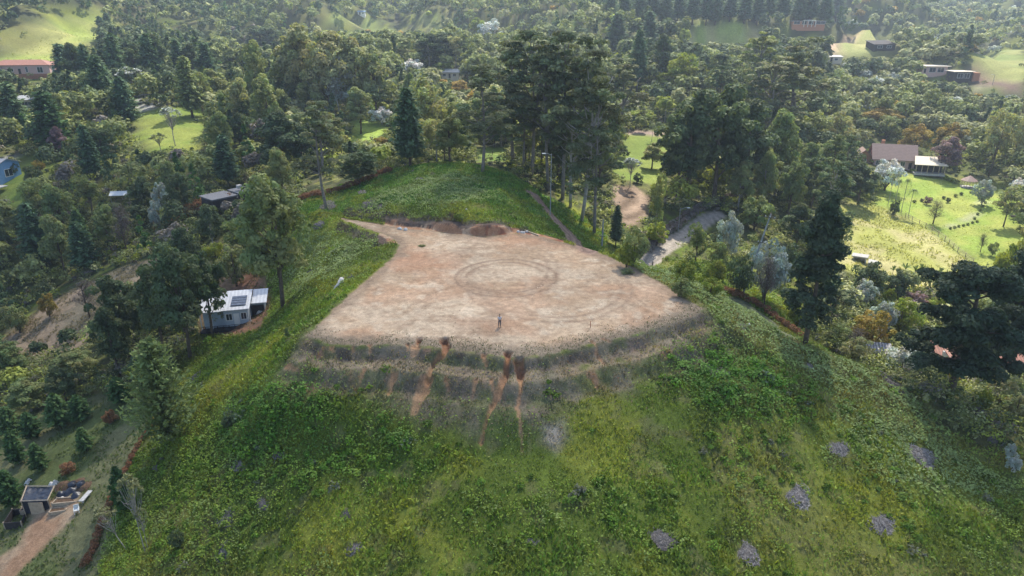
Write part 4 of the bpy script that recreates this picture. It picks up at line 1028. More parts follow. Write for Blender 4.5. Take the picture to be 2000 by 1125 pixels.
# ------------------------------------------------------------------ an unseen cloud towards the sun, outlined to lay its shadow over the hilltop
def cloud():
    m, t, out = newmat('cloud_vapour'); L = t.links.new
    tl = nd(t, 'ShaderNodeBsdfTranslucent'); tl.inputs[0].default_value = (1, 1, 1, 1); tp = nd(t, 'ShaderNodeBsdfTransparent'); df = nd(t, 'ShaderNodeBsdfDiffuse'); df.inputs[0].default_value = (.9, .9, .9, 1)
    m1 = nd(t, 'ShaderNodeMixShader'); m1.inputs[0].default_value = .12; L(tl.outputs[0], m1.inputs[1]); L(df.outputs[0], m1.inputs[2])
    m2 = nd(t, 'ShaderNodeMixShader'); m2.inputs[0].default_value = CLOUD_T; L(m1.outputs[0], m2.inputs[1]); L(tp.outputs[0], m2.inputs[2]); L(m2.outputs[0], out.inputs[0])
    zc = 300.0; k = (zc)/math.tan(SUN_EL); ox, oy = math.sin(SUN_AZ)*k, math.cos(SUN_AZ)*k
    outline = [(-330,-60),(-330,190),(-250,225),(-200,205),(-150,228),(-112,205),(-85,210),(-55,170),(-10,160),(20,158),(38,146),(50,122),(62,100),(95,82),(120,50),(120,-60)]
    n = 96; cx0, cy0 = -60, 70; V = []; Fs = []
    ring = []
    for i in range(n):
        a = 2*math.pi*i/n; dx, dy = math.cos(a), math.sin(a); r = 5.
        while inpoly(np.array([cx0+dx*r]), np.array([cy0+dy*r]), outline)[0]: r += 2
        ring.append(r)
    lv = [(0, 0), (.35, 0), (.7, 0), (.93, 1), (1.0, 6), (1.0, 18), (.9, 34), (.7, 48), (.4, 58), (0, 62)]
    for j, (s, h) in enumerate(lv):
        for i in range(n):
            a = 2*math.pi*i/n; w_ = 1+.03*math.sin(9*a+j)+.02*math.sin(17*a)
            q = ring[i]*s*w_; V.append((cx0+ox+q*math.cos(a), cy0+oy+q*math.sin(a), zc+h+6*math.sin(5*a+j)*(s > 0)))
    for j in range(len(lv)-1):
        for i in range(n): Fs.append((j*n+i, j*n+(i+1) % n, (j+1)*n+(i+1) % n, (j+1)*n+i))
    me = bpy.data.meshes.new('cloud'); me.from_pydata(V, [], Fs); me.materials.append(m); me.update()
    me.polygons.foreach_set('use_smooth', np.ones(len(me.polygons), bool))
    o = mobj('cloud', me); tag(o, kind='structure'); return o
CLOUD_T = .6
cloud()
PILES = [(1560,975,30,'large grey heap of cut brush in the open grass, left of the fern patch'), (1721,1031,30,'grey heap of cut brush lowest on the right, below the fern patch'), (1295,1057,27,'grey heap of cut brush nearest the bottom centre'), (1462,1085,28,'pale heap of cut brush at the bottom edge, right of the centre one'),
 (1637,883,24,'grey heap of cut brush at the top left of the fern patch'), (1800,893,34,'grey heap of cut brush half buried in the pale ferns'), (1943,862,18,'brown-grey heap of cut brush near the right photo edge'), (1581,718,14,'small violet-grey brush heap high on the right slope'), (1395,726,26,'grey brush strip beside the dark weeds right of the clearing'),
 (1745,752,34,'pale dry brush near the ridge below the outbuildings'), (1448,640,16,'tiny scatter of brush right of the clearing'), (442,1016,22,'small brown brush heap at the lower left of the slope'), (466,918,20,'small brush heap among weeds, left of the shaded scrub'), (512,988,15,'faint brush heap below the left scrub'), (345,812,20,'violet-brown dry brush strip by the bright cypress'),
 (380,738,22,'violet-brown dry brush strip above the bright cypress'), (302,918,12,'small brush heap at the left border of the slope'), (676,1012,12,'small grey brush heap in the lower middle of the slope'), (545,896,14,'grey brush heap inside the bright scrub'), (1040,1062,12,'tiny dark brush heap left of the bottom centre one'), (440,1088,22,'dry brush by the lower left border'),
 (690,1078,18,'faint dry brush patch low in the middle'), (706,376,14,'grey brush heap on the left of the knoll'), (718,400,22,'larger grey brush heap on the left of the knoll'), (745,404,16,'grey brush heap right of the larger one on the knoll'), (640,402,22,'dry brush around the foot of the lone slender gum'), (623,440,20,'dry brush below the dirt track end'), (604,532,14,'brown dead shrub on the left slope'), (818,352,14,'small brush heap near the knoll top')]
PPOS = []
for a, b_, w_, lab in PILES: x, y, z = hit(a, b_); PPOS.append((x, y, z, w_/F*math.hypot(y, CAM_Z-z)*.95))
def clear(x, y):
    k = np.ones(len(x), bool)
    for i_, (a, b_, _, r) in enumerate(PPOS): k &= (np.hypot(x-a, (y-b_)*1.15)+(fbm(x, y, .8, 88, 2)-.5)*1.2*r > r*(.85 if i_ < 8 else .4))
    return k
# ------------------------------------------------------------------ grass, ferns and weeds on the hill
gc = np.random.default_rng(11)
PZ = dict(bright=vpoly('430,800 520,762 620,762 700,790 820,850 835,895 700,905 640,945 520,925 440,885'), rbush=vpoly('1300,690 1400,682 1500,700 1580,760 1560,830 1420,812 1330,750'),
 fern1=vpoly('1370,562 1450,600 1560,680 1700,730 1900,795 2000,825 2010,880 1800,830 1600,760 1500,690 1400,640'), fern2=vpoly('1590,800 1750,800 1880,900 1980,960 1900,1010 1750,960 1620,900'),
 fern3=vpoly('700,405 850,332 960,350 985,410 880,412'), fern4=vpoly('560,470 640,450 730,480 640,560 560,580'), lb=vpoly('320,830 480,820 560,950 480,1110 250,1130 250,960'),
 fern5=vpoly('1240,520 1330,545 1400,575 1420,610 1340,580 1250,535'), lime=vpoly('1100,980 1250,900 1350,980 1300,1120 1100,1120'), short=vpoly('880,850 1250,715 1330,800 1330,900 1180,960 930,960'), scarp=Zo['scarp'])
def fz_(P_, x, y, e=3.2):
    i = inpoly(x, y, P_); d = dseg(x, y, P_, True); return ss(-e, e, np.where(i, d, -d)+(fbm(x, y, 6, 5, 3)-.5)*3*e)
def bil(A, x, y):
    i = np.clip(np.searchsorted(GX, x), 0, len(GX)-1); j = np.clip(np.searchsorted(GY, y), 0, len(GY)-1); return A[j, i]
def sample(n, x0, x1, y0, y1):
    x = x0+(x1-x0)*gc.random(n); y = y0+(y1-y0)*gc.random(n); z = hz(x, y); px, py = proj(x, y, z)
    k = (px > -260) & (px < 2260) & (py < 1300) & (py > 0) & (bil(ZID, x, y) == 0) & (bil(SDP, x, y) > .15) & ~bil(KFACE, x, y) & clear(x, y); return x[k], y[k], z[k]
FMG = leaf_mat('weed_leaves', (1, 1, 1), (1, 1, 1), .35, .6, .2)
# blades of grass
x, y, z = sample(470000, -66, 86, 36, 165)
sc_ = fz_(PZ['scarp'], x, y); k = (bil(GMASK, x, y) < .25) & (bil(DFR, x, y) > .4) & (gc.random(len(x)) > np.maximum(.5*sc_, .75*ss(.45, .62, fbm(x, y, 2.6, 211, 4)))); x, y, z, sc_ = x[k], y[k], z[k], sc_[k]; sh_ = fz_(PZ['short'], x, y)
base = bil(COL, x, y); n = len(x)
t = (1.55+1.2*(gc.random(n)-.5))[:, None]; warm = fbm(x, y, 3.5, 201, 3)[:, None]
col = base*t*np.where(warm > .5, 1, 1)*np.concatenate([.8+.5*warm, 1.0+.2*(1-warm), .9+0*warm], 1)
S = (.13+.17*gc.random(n))*(1-.35*sc_)*(1-.3*sh_)*(.7+.7*fbm(x, y, 6, 202, 3))
U = np.stack([gc.normal(size=n)*.45, gc.normal(size=n)*.45, np.ones(n)], 1); N = np.stack([gc.normal(size=n), gc.normal(size=n)-.4, .5+.3*gc.random(n)], 1)
V, Fq = cards(np.stack([x, y, z+S*.8], 1), N, S, .42, U)
o = mobj('grass', npmesh('grass', V, Fq, FMG, np.repeat(col, 4, 0))); tag(o, 'rough green grass covering the slope around the clearing', 'grass', kind='stuff')
# ferns and broad-leafed weeds
x, y, z = sample(780000, -66, 86, 36, 165)
nz_ = fbm(x, y, 5, 203, 4); fern = np.maximum.reduce([fz_(PZ[k_], x, y) for k_ in ('fern1', 'fern2', 'fern3', 'fern4', 'fern5')]); brt = np.maximum(fz_(PZ['bright'], x, y), fz_(PZ['rbush'], x, y)); lb = fz_(PZ['lb'], x, y)
sc_ = fz_(PZ['scarp'], x, y); sh_ = fz_(PZ['short'], x, y)
pr = np.clip(.02+.42*ss(.53, .62, nz_)*ss(.4, .6, fbm(x, y, 1.4, 212, 3))+.5*fern+.5*brt+.45*lb, 0, 1)*(1-.93*np.maximum(sc_, sh_*.85)); k = gc.random(len(x)) < pr
x, y, z, nz_, fern, brt, lb = x[k], y[k], z[k], nz_[k], fern[k], brt[k], lb[k]; n = len(x)
c = np.array((.205, .29, .042))*np.ones((n, 1)); c = c*(1-fern[:, None])+np.array((.28, .35, .13))*fern[:, None]; pale = ss(.55, .7, fbm(x, y, 1.7, 207, 3))[:, None]*.6*(1-fern[:, None]); c = c*(1-pale)+np.array((.26, .33, .12))*pale
bb = brt[:, None]*.85; c = c*(1-bb)+np.array((.12, .24, .045))*bb; c *= (.7+.6*gc.random(n))[:, None]*(.7+.6*fbm(x, y, 1.1, 205, 2))[:, None]
lump = vn(x/1.1, y/1.1, 209)*vn(x/2.3, y/2.3, 210); hgt = (.12+.9*lump+.35*gc.random(n)*(.3+lump))*(1+.5*brt)
N = np.stack([gc.normal(size=n)*.5, gc.normal(size=n)*.5-.15, np.ones(n)], 1)
V, Fq = cards(np.stack([x, y, z+hgt], 1), N, (.08+.10*gc.random(n))*(1+.3*fern+.2*brt), .6)
o = mobj('ferns', npmesh('ferns', V, Fq, FMG, np.repeat(c, 4, 0))); tag(o, 'ferns and broad-leafed weeds spread over the slope', 'weeds', kind='stuff')
# small bushes
x, y, z = sample(20000, -66, 86, 38, 160); sc_ = fz_(PZ['scarp'], x, y); sh_ = fz_(PZ['short'], x, y); brt = np.maximum(fz_(PZ['bright'], x, y), fz_(PZ['rbush'], x, y)); lb = fz_(PZ['lb'], x, y)
dens = np.clip(.04+.62*ss(.55, .66, fbm(x, y, 7, 206, 4))+.95*brt+.55*lb, 0, 1)*(1-np.maximum(sc_, sh_)*.97)*(bil(SDP, x, y) > 3)*(.55+.45*ss(110, 70, y)); k = gc.random(len(x)) < dens*.6; x, y, z, brt, lb = x[k], y[k], z[k], brt[k], lb[k]; n = len(x)
R_ = (.28+.5*gc.random(n)**2)*(1+.6*brt); m = 56; Cn = np.repeat(np.stack([x, y, z+R_*.35], 1), m, 0); rr = np.repeat(R_, m); d = runit(n*m, gc); d[:, 2] = np.abs(d[:, 2])
lob = 1+.35*np.sin(3*np.arctan2(d[:, 1], d[:, 0])+np.repeat(gc.random(n)*6, m))*np.sqrt(1-d[:, 2]**2)
Q = Cn+d*(rr*lob*(.6+.45*gc.random(n*m)))[:, None]*np.array([1, 1, .8])
c = np.array((.14, .23, .032))*(.65+.75*gc.random(n))[:, None]; u = gc.random(n)[:, None]; c = np.where(u < .18, np.array((.24, .33, .06)), c); c = np.where(u > .93, np.array((.17, .18, .12)), c)
c = c*(1-.35*brt[:, None]*np.array([1, .3, .6])); c = np.repeat(c, m, 0)*(.75+.5*gc.random(n*m))[:, None]
V, Fq = cards(Q, d+runit(n*m, gc)*.8+np.array([0, 0, .3]), (.08+.08*gc.random(n*m))*(1+.5*rr), .6)
o = mobj('low_scrub', npmesh('low_scrub', V, Fq, FMG, np.repeat(c, 4, 0))); tag(o, 'knee-high green scrub scattered over the slope', 'scrub', kind='stuff')
# meadow and garden tufts
MD = []
for nm_, cnt, cc in (('meadow', 9000, (.40, .40, .14)), ('lawn_r', 3000, (.32, .38, .08)), ('garden', 12000, (.12, .16, .05)), ('earth', 14000, (.25, .21, .13)), ('house_yard', 3000, (.12, .13, .05)), ('lawn_tl', 5000, (.25, .28, .08))):
    P_ = Zo[nm_]; xs = [p[0] for p in P_]; ys = [p[1] for p in P_]
    x = min(xs)+(max(xs)-min(xs))*gc.random(cnt); y = min(ys)+(max(ys)-min(ys))*gc.random(cnt); k = inpoly(x, y, P_) & (fbm(x, y, 3, 301) > .47) & (bil(ZID, x, y) != 10); 
    if nm_ == 'garden': k &= ~inpoly(x, y, Zo['garden_dirt'])
    x, y = x[k], y[k]; n = len(x); S = (.12+.14*gc.random(n))*(1.5 if nm_ in ('lawn_tl', 'meadow') else 1); U = np.stack([gc.normal(size=n)*.5, gc.normal(size=n)*.5, np.ones(n)], 1)
    V, Fq = cards(np.stack([x, y, hz(x, y)+S*.6], 1), np.stack([gc.normal(size=n), gc.normal(size=n), .8*np.ones(n)], 1), S, .45, U); MD.append((V, np.repeat(np.array(cc)*(.75+.5*gc.random(n))[:, None], 4, 0)))
V = np.vstack([m_[0] for m_ in MD]); T = np.vstack([m_[1] for m_ in MD])
o = mobj('meadow_grass', npmesh('meadow_grass', V, np.arange(len(V)).reshape(-1, 4), FMG, T)); tag(o, 'short grass tufts on the lawns and the meadow', 'grass', kind='stuff')

# dry stalks and grey weeds on the cut slope below the clearing
x, y, z = sample(150000, -40, 36, 52, 86); sc_ = fz_(PZ['scarp'], x, y, 1.2); k = (gc.random(len(x)) < sc_*.55*ss(.4, .65, fbm(x, y, 1.6, 401, 3))+.03) & (bil(DFR, x, y) > .5) & (bil(GMASK, x, y) < .3); x, y, z = x[k], y[k], z[k]; n = len(x); u = gc.random(n)[:, None]
c = np.where(u < .4, np.array((.19, .155, .13)), np.where(u < .75, np.array((.12, .15, .06)), np.array((.28, .23, .16))))*(.6+.8*gc.random(n))[:, None]; S = .07+.11*gc.random(n)
U = np.stack([gc.normal(size=n)*.6, gc.normal(size=n)*.6, np.ones(n)], 1); V, Fq = cards(np.stack([x, y, z+S*.6], 1), np.stack([gc.normal(size=n), gc.normal(size=n)-.5, .4*np.ones(n)], 1), S, .3, U)
o = mobj('dry_weeds', npmesh('dry_weeds', V, Fq, FMG, np.repeat(c, 4, 0))); tag(o, 'dry grey-brown weeds on the eroded cut slope', 'weeds', kind='stuff')

# thin weeds creeping over the rim onto the clearing
n = 60000; x = -34+66*gc.random(n); y = 64+26*gc.random(n); dr = bil(DFR, x, y); k = (bil(ZID, x, y) == 1) & (gc.random(n) < ss(3.6, .2, dr+(fbm(x, y, 1.8, 404, 3)-.5)*5)*.8) & (bil(GMASK, x, y) < .2); x, y = x[k], y[k]; z = hz(x, y); n = len(x); u = gc.random(n)[:, None]
c = np.where(u < .45, np.array((.20, .18, .14)), np.where(u < .75, np.array((.15, .17, .08)), np.array((.30, .26, .19))))*(.6+.7*gc.random(n))[:, None]; S = .05+.10*gc.random(n); U = np.stack([gc.normal(size=n)*.6, gc.normal(size=n)*.6, np.ones(n)], 1)
V, Fq = cards(np.stack([x, y, z+S*.5], 1), np.stack([gc.normal(size=n), gc.normal(size=n)-.5, .5*np.ones(n)], 1), S, .35, U); o = mobj('rim_weeds', npmesh('rim_weeds', V, Fq, FMG, np.repeat(c, 4, 0))); tag(o, 'thin grey-green weeds creeping over the rim of the clearing', 'weeds', kind='stuff')
# clods, crumbs of clay and pebbles on the bare soil
def crumbs(name, label, n, x0, x1, y0, y1, test, cols, smin, smax, h=.4):
    x = x0+(x1-x0)*gc.random(n); y = y0+(y1-y0)*gc.random(n); k = test(x, y); x, y = x[k], y[k]; n = len(x); z = hz(x, y); S = smin+(smax-smin)*gc.random(n)**2.5
    c = np.array(cols)[gc.integers(0, len(cols), n)]*(.65+.7*gc.random(n))[:, None]; VV = []; off = gc.random(n)*6.28
    V = np.empty((n, 5, 3))
    for i in range(4): a = off+i*1.5708+.3*gc.random(n); q = S*(.7+.5*gc.random(n)); V[:, i, 0] = x+q*np.cos(a); V[:, i, 1] = y+q*np.sin(a); V[:, i, 2] = z-.02
    V[:, 4, 0] = x+.2*S; V[:, 4, 1] = y; V[:, 4, 2] = z+S*h*(.8+.8*gc.random(n)); b_ = np.arange(n)[:, None]*5
    Fq = np.vstack([b_+np.array([i, (i+1) % 4, 4]) for i in range(4)]); o = mobj(name, npmesh(name, V.reshape(-1, 3), Fq, CLM, np.repeat(c, 5, 0))); tag(o, label, 'soil', kind='stuff')
def clod_mat():
    m, t, out = newmat('clay_crumbs'); b = nd(t, 'ShaderNodeBsdfPrincipled'); b.inputs['Roughness'].default_value = .95; b.inputs['Specular IOR Level'].default_value = .1; a = nd(t, 'ShaderNodeAttribute', attribute_name='tint')
    t.links.new(a.outputs['Color'], b.inputs['Base Color']); t.links.new(b.outputs[0], out.inputs[0]); return m
CLM = clod_mat()
crumbs('clay_crumbs', 'clods and crumbs of clay on the eroded cut below the clearing', 12000, -36, 34, 58, 88, lambda x, y: (bil(FRW, x, y) > .3) & (bil(DFR, x, y) < 9) & (gc.random(len(x)) < .25+.75*ss(.4, .6, fbm(x, y, 1.3, 501, 3))), [(.24, .14, .09), (.17, .12, .095), (.2, .15, .11), (.12, .09, .07)], .03, .13, .5)
crumbs('pebbles', 'loose pebbles and crumbs on the bare dirt of the clearing', 26000, -36, 34, 66, 126, lambda x, y: (bil(SDP, x, y) < -.3) & (gc.random(len(x)) < .08+.92*ss(.5, .68, fbm(x, y, 2.2, 502, 3))), [(.46, .36, .26), (.30, .21, .14), (.36, .22, .14), (.5, .42, .32)], .03, .14, .5)
# ------------------------------------------------------------------ buildings
M = dict(dgrey=plain('dark_grey_sheet', (.17, .17, .18), .7, .3, .2), pink=plain('pink_plaster', (.62, .42, .38), .85, .2, .08), white=plain('white_paint', (.72, .73, .72), .7, .3, .06), terr=striped('clay_tiles', (.34, .15, .10), (.20, .09, .065), .5), blue=plain('blue_plaster', (.16, .30, .50), .7, .3, .1),
 grey=plain('grey_sheet', (.34, .35, .36), .6, .4, .15), dk=plain('dark_wood', (.05, .045, .045), .8, .2, .3), sheet=striped('white_sheet_roof', (.62, .63, .65), (.5, .51, .54), .6), brick=plain('brick', (.42, .2, .12), .9, .1, .2, 8), brown=striped('brown_shingles', (.30, .20, .17), (.22, .15, .13), .45, 1),
 glass=plain('window_glass', (.03, .045, .06), .1, .6, .1), frame=plain('white_frame', (.75, .75, .73), .5, .3, .03), conc=plain('concrete', (.42, .41, .39), .9, .2, .15), bluew=plain('pale_blue_wall', (.46, .52, .58), .8, .2, .06), panel=striped('solar_cells', (.03, .045, .09), (.12, .15, .2), .25, 1, .25),
 ply=plain('plywood', (.42, .33, .24), .85, .2, .15), timber=plain('timber', (.42, .34, .25), .85, .2, .2, 5), plas=plain('black_plastic', (.025, .03, .045), .35, .5, .3, 4, .8), soil=plain('soil', (.13, .085, .055), .95, .1, .4, 6, .5), pole=plain('pole_concrete', (.30, .31, .31), .85, .2, .15),
 poledk=plain('dark_pole_wood', (.10, .09, .08), .9, .2, .2), cream=plain('cream_plaster', (.62, .55, .44), .85, .2, .1), gtile=striped('grey_tiles', (.42, .40, .39), (.16, .15, .15), .45), skin=plain('skin', (.42, .26, .18), .6, .3, .03), shirt=plain('light_shirt', (.62, .60, .62), .9, .2, .05),
 trou=plain('grey_trousers', (.09, .09, .105), .9, .2, .05), black=plain('black_cloth', (.02, .018, .016), .8, .2, .05), sack=plain('white_sack', (.66, .64, .60), .8, .2, .15, 3, .5), stone=plain('white_stone', (.55, .53, .5), .9, .2, .2, 4, .5), metal=plain('grey_metal', (.3, .31, .32), .5, .5, .1), teal=plain('blue_roof', (.2, .32, .5), .6, .3, .1))
def roof_mb(kind, w, d, h, rise, ov=.5, th=.16):
    b = MB(); x, y = w/2+ov, d/2+ov
    if kind == 'flat': b.box(-x, x, -y, y, h, h+.3)
    elif kind == 'shed': b.slab([(-x, -y, h+.1), (x, -y, h+.1), (x, y, h+.1+rise), (-x, y, h+.1+rise)], th)
    elif kind == 'gable':
        b.slab([(-x, -y, h), (x, -y, h), (x, 0, h+rise), (-x, 0, h+rise)], th); b.slab([(x, y, h), (-x, y, h), (-x, .01, h+rise), (x, .01, h+rise)], th)
    elif kind == 'hip':
        r = max(w/2-d/2, .3); b.slab([(-x, -y, h), (x, -y, h), (r, 0, h+rise), (-r, 0, h+rise)], th); b.slab([(x, y, h), (-x, y, h), (-r, .01, h+rise), (r, .01, h+rise)], th)
        b.slab([(x, -y, h), (x, y, h), (r+.01, 0, h+rise)], th); b.slab([(-x, y, h), (-x, -y, h), (-r-.01, 0, h+rise)], th)
    return b
def window(parent, x, y, z, w, h, side='front', frame='frame'):
    """a frame standing proud of the wall with a recessed pane; side front (-Y), left (-X) or right (+X)"""
    f = MB(); g = MB(); t = .1
    def bx(m, a0, a1, z0, z1, o0, o1):
        if side == 'front': m.box(a0, a1, y-o1, y-o0, z0, z1)
        elif side == 'right': m.box(x+o0, x+o1, a0, a1, z0, z1)
        else: m.box(x-o1, x-o0, a0, a1, z0, z1)
    c = x if side == 'front' else y
    bx(f, c-w/2-t, c+w/2+t, z+h, z+h+t, 0, .1); bx(f, c-w/2-t, c+w/2+t, z-t, z, 0, .13); bx(f, c-w/2-t, c-w/2, z, z+h, 0, .1); bx(f, c+w/2, c+w/2+t, z, z+h, 0, .1); bx(f, c-.03, c+.03, z, z+h, .035, .09)
    bx(g, c-w/2, c+w/2, z, z+h, .004, .03)
    fo = f.build('window', M[frame], parent); g.build('pane', M['glass'], fo); return fo
def door(parent, x, y, w=1., h=2.1, mat='dk'):
    b = MB(); b.box(x-w/2, x+w/2, y-.08, y-.003, 0, h); o = b.build('door', M[mat], parent); k = MB(); k.box(x+w/2-.14, x+w/2-.08, y-.13, y-.081, 1, 1.1); k.build('handle', M['metal'], o)
def house(name, label, px, py, w, d, h, rz, wall, roof, kind, rise, wins=(), doors=(), cat='house', dz=0, ov=.5, plinth=None, at=None, zabs=None):
    x, y, z = at if at else hit(px, py)
    c, s = math.cos(rz), math.sin(rz); zs = [float(hz(x+c*a-s*b, y+s*a+c*b)) for a in (-w/2, w/2) for b in (0, d)]
    z = (max(zs)*.5+min(zs)*.5 if zabs is None else zabs)+dz
    x0, y0 = x-s*d/2, y+c*d/2
    t = thing(name, label, cat, (x0, y0, z), rz)
    b = MB(); b.box(-w/2, w/2, -d/2, d/2, -3.5, h)
    if kind == 'gable': b.add([(-w/2, -d/2, h), (-w/2, d/2, h), (-w/2, 0, h+rise*.93), (w/2, -d/2, h), (w/2, d/2, h), (w/2, 0, h+rise*.93)], [(0, 2, 1), (3, 4, 5)])
    if kind == 'shed': b.add([(-w/2, -d/2, h), (w/2, -d/2, h), (w/2, d/2, h), (-w/2, d/2, h), (w/2, d/2, h+rise*.9), (-w/2, d/2, h+rise*.9)], [(3, 2, 4, 5), (1, 2, 4), (0, 5, 3)])
    b.build('wall', M[wall], t)
    ro = roof_mb(kind, w, d, h+.004, rise, ov).build('roof', M[roof], t)
    for q in wins:
        if len(q) == 4: window(t, q[0], -d/2, q[1], q[2], q[3])
        else: window(t, (w/2 if q[4] == 'right' else -w/2), q[0], q[1], q[2], q[3], q[4])
    for q in doors: door(t, q[0], -d/2, *(q[1:]))
    if plinth: b = MB(); b.box(-w/2-.06, w/2+.06, -d/2-.06, d/2+.06, -3.4, -.05); b.build('plinth', M[plinth], t)
    return t, ro
t, ro = house('pink_house', 'pink house with red clay roof below the top left pasture', 42, 156, 25, 10, 3.6, R(6), 'pink', 'terr', 'hip', 1.9, [(8.6, .5, 2.2, 2.2), (3.2, .7, .8, 2.1), (-3, 1, 1.4, 1.2), (-8, 1, 1.4, 1.2), (-2, .6, 2.0, 2.2, 'right')], [(0.2,)], dz=2.2, plinth='brick')
b = MB(); b.box(12.6, 14.4, -4.6, 1, -.2, 0); 
for i in range(7): b.box(12.6+i*.28, 12.66+i*.28, -4.6, -4.54, 0, .9)
b.box(12.6, 14.4, -4.62, -4.55, .9, .98); b.box(14.33, 14.4, -4.5, 1, .9, .98)
for i in range(8): b.box(14.34, 14.4, -4.5+i*.75, -4.44+i*.75, 0, .9)
b.build('balcony', M['frame'], t)
house('cottage', 'small cottage with grey-blue roof and dark front window under the trees at left', 52, 214, 7, 6, 2.8, R(-4), 'cream', 'grey', 'gable', 1.3, [(1.2, .7, 2.6, 1.3), (-2, .8, 1, 1.2)], [(-.6,)], dz=.4)
house('hut', 'little white and blue hut in the shade of the dark pine wall', 150, 129, 4.5, 4, 2.6, R(5), 'bluew', 'teal', 'shed', .6, [(.8, .9, 1.2, 1)], [(-1.1,)], dz=.3)
t, _ = house('blue_house', 'blue-walled house with grey roof cut by the left photo edge', -30, 366, 10.5, 8, 4.6, R(-12), 'blue', 'grey', 'gable', 1.6, [(3.6, .6, 2.2, 1.3), (3.6, 2.7, 2.2, 1.3), (0, 2.6, 2, 1.3), (0, 1.2, 2.4, 2, 'right')], [(1.3,)], dz=.4)
b = MB(); b.box(3, 9.5, -9.5, -5, -.3, -.1); b.build('terrace', M['conc'], t)
# grey flat-roofed house with two stepped roofs
t, _ = house('grey_roofed_house', 'house with two stepped grey roofs half hidden left of the big leafy gum', 462, 394, 4.6, 8, 2.2, R(-40), 'dk', 'dgrey', 'flat', 0, [(0, 1, 2, 1.0)], [(-1.8,)], dz=-.9)
b = MB(); b.box(-3.4, 3.0, -11.6, -5.02, 2.0, 2.3); b.build('lower_roof', M['dgrey'], t); b = MB(); b.box(-3.2, 2.8, -11.2, -4.51, -3, 1.99); b.build('annex_wall', M['dk'], t)
b = MB(); b.box(-.2, .9, -3.4, -2.4, 3.101, 3.9); b.build('chimney', M['conc'], t)
# white house with solar panels
x, y, z = hit(462, 637)
t = thing('white_house', 'white tin-roofed house with solar panels below the left slope', 'house', (x, y, z+.2), R(13))
b = MB(); b.box(-1.7, 2.1, 0, 5.2, -3, 2.9); b.box(-5.2, -1.71, 1.2, 5.2, -3, 2.7); b.box(2.11, 4.5, 2.6, 5.4, -3, 2.6); b.build('wall', M['bluew'], t)
b = MB(); b.slab([(-1.9, -.6, 3.0), (2.5, -.6, 3.0), (2.5, 5.6, 4.0), (-1.9, 5.6, 4.0)], .1); rf = b.build('roof', M['sheet'], t)
b = MB(); b.slab([(-5.6, -.4, 2.85), (-1.95, -.4, 2.85), (-1.95, 5.5, 3.8), (-5.6, 5.5, 3.8)], .1); b.build('porch_roof', M['sheet'], t)
b = MB(); b.slab([(2.55, 1.8, 2.9), (5.0, 1.8, 2.9), (5.0, 6.2, 3.7), (2.55, 6.2, 3.7)], .1); b.build('side_roof', M['sheet'], t)
for i in range(4):
    b = MB(); y0 = .5+i*.75; b.slab([(-.5, y0, 3.3+y0*.161), (1.9, y0, 3.3+y0*.161), (1.9, y0+.62, 3.3+(y0+.62)*.161), (-.5, y0+.62, 3.3+(y0+.62)*.161)], .06); b.build('solar_panel', M['panel'], t)
window(t, -.9, 0, 1, .9, 1.1); door(t, .25, 0, .9, 2.1, 'frame'); window(t, 1.4, 0, 1, .8, 1.1)
b = MB(); b.box(-5.4, 2.2, -1.5, -.02, -.4, -.15)
for i in range(9): b.box(-5.4+i*.9, -5.32+i*.9, -1.5, -1.42, -.15, .7)
b.box(-5.4, 1.85, -1.5, -1.44, .7, .76); b.build('deck', M['dk'], t)
b = MB(); b.box(2.3, 4.4, 2.4, 2.59, -.4, 2.2); b.build('shaded_opening_panel', M['dk'], t)  # dark panel in place of the shade in the open garage
for i, px_ in enumerate((-5.3, -3.6, 2.4)):
    b = MB(); b.box(px_, px_+.12, -.5, -.38, -.15, 2.78); b.build('porch_post', M['frame'], t)
# brown-roofed house on the right
x, y, z = hit(1752, 333)
t = thing('brown_roofed_house', 'large brick and plaster house with brown roof beside the purple tree', 'house', (x, y, z+.3), R(-16))
b = MB(); b.box(-7.5, 5.5, 2, 10, -3, 3.4); b.add([(-7.5, 2, 3.4), (-7.5, 10, 3.4), (-7.5, 6, 7.2), (5.5, 2, 3.4), (5.5, 10, 3.4), (5.5, 6, 7.2)], [(0, 2, 1), (3, 4, 5)]); b.build('wall', M['pink'], t)
b = MB(); b.slab([(-8.3, 1.0, 2.9), (6.3, 1.0, 2.9), (6.3, 6, 7.6), (-8.3, 6, 7.6)], .2); b.slab([(6.3, 11, 2.9), (-8.3, 11, 2.9), (-8.3, 6.01, 7.6), (6.3, 6.01, 7.6)], .2); rf = b.build('roof', M['brown'], t)
b = MB(); b.box(-5, -4, 7, 8, 5, 8.6); b.build('chimney', M['brick'], rf)
b = MB(); b.slab([(4.2, -3.4, 2.7), (14.4, -3.4, 2.7), (12.4, 2.2, 4.6), (5.2, 2.2, 4.6)], .18); b.build('veranda_roof', M['cream'], t)
for i in range(6): b = MB(); b.box(4.9+i*1.75, 5.08+i*1.75, -3.1, -2.92, -.5, 2.6); b.build('post', M['timber'], t)
b = MB(); b.box(5.51, 13.5, -.5, 6, -3, 2.9); b.build('veranda_shade_block', M['dk'], t); b = MB(); b.box(4.6, 14, -3.4, 2, -.9, -.25); b.build('veranda_floor', M['conc'], t)  # dark block standing in for the shade inside the veranda
b = MB(); b.box(-13.5, -7.51, 3, 9, -3, 3.2); b.add([(-13.5, 3, 3.2), (-7.51, 3, 3.2), (-10.5, 3, 5.4)], [(0, 1, 2)]); b.build('brick_wing', M['brick'], t)
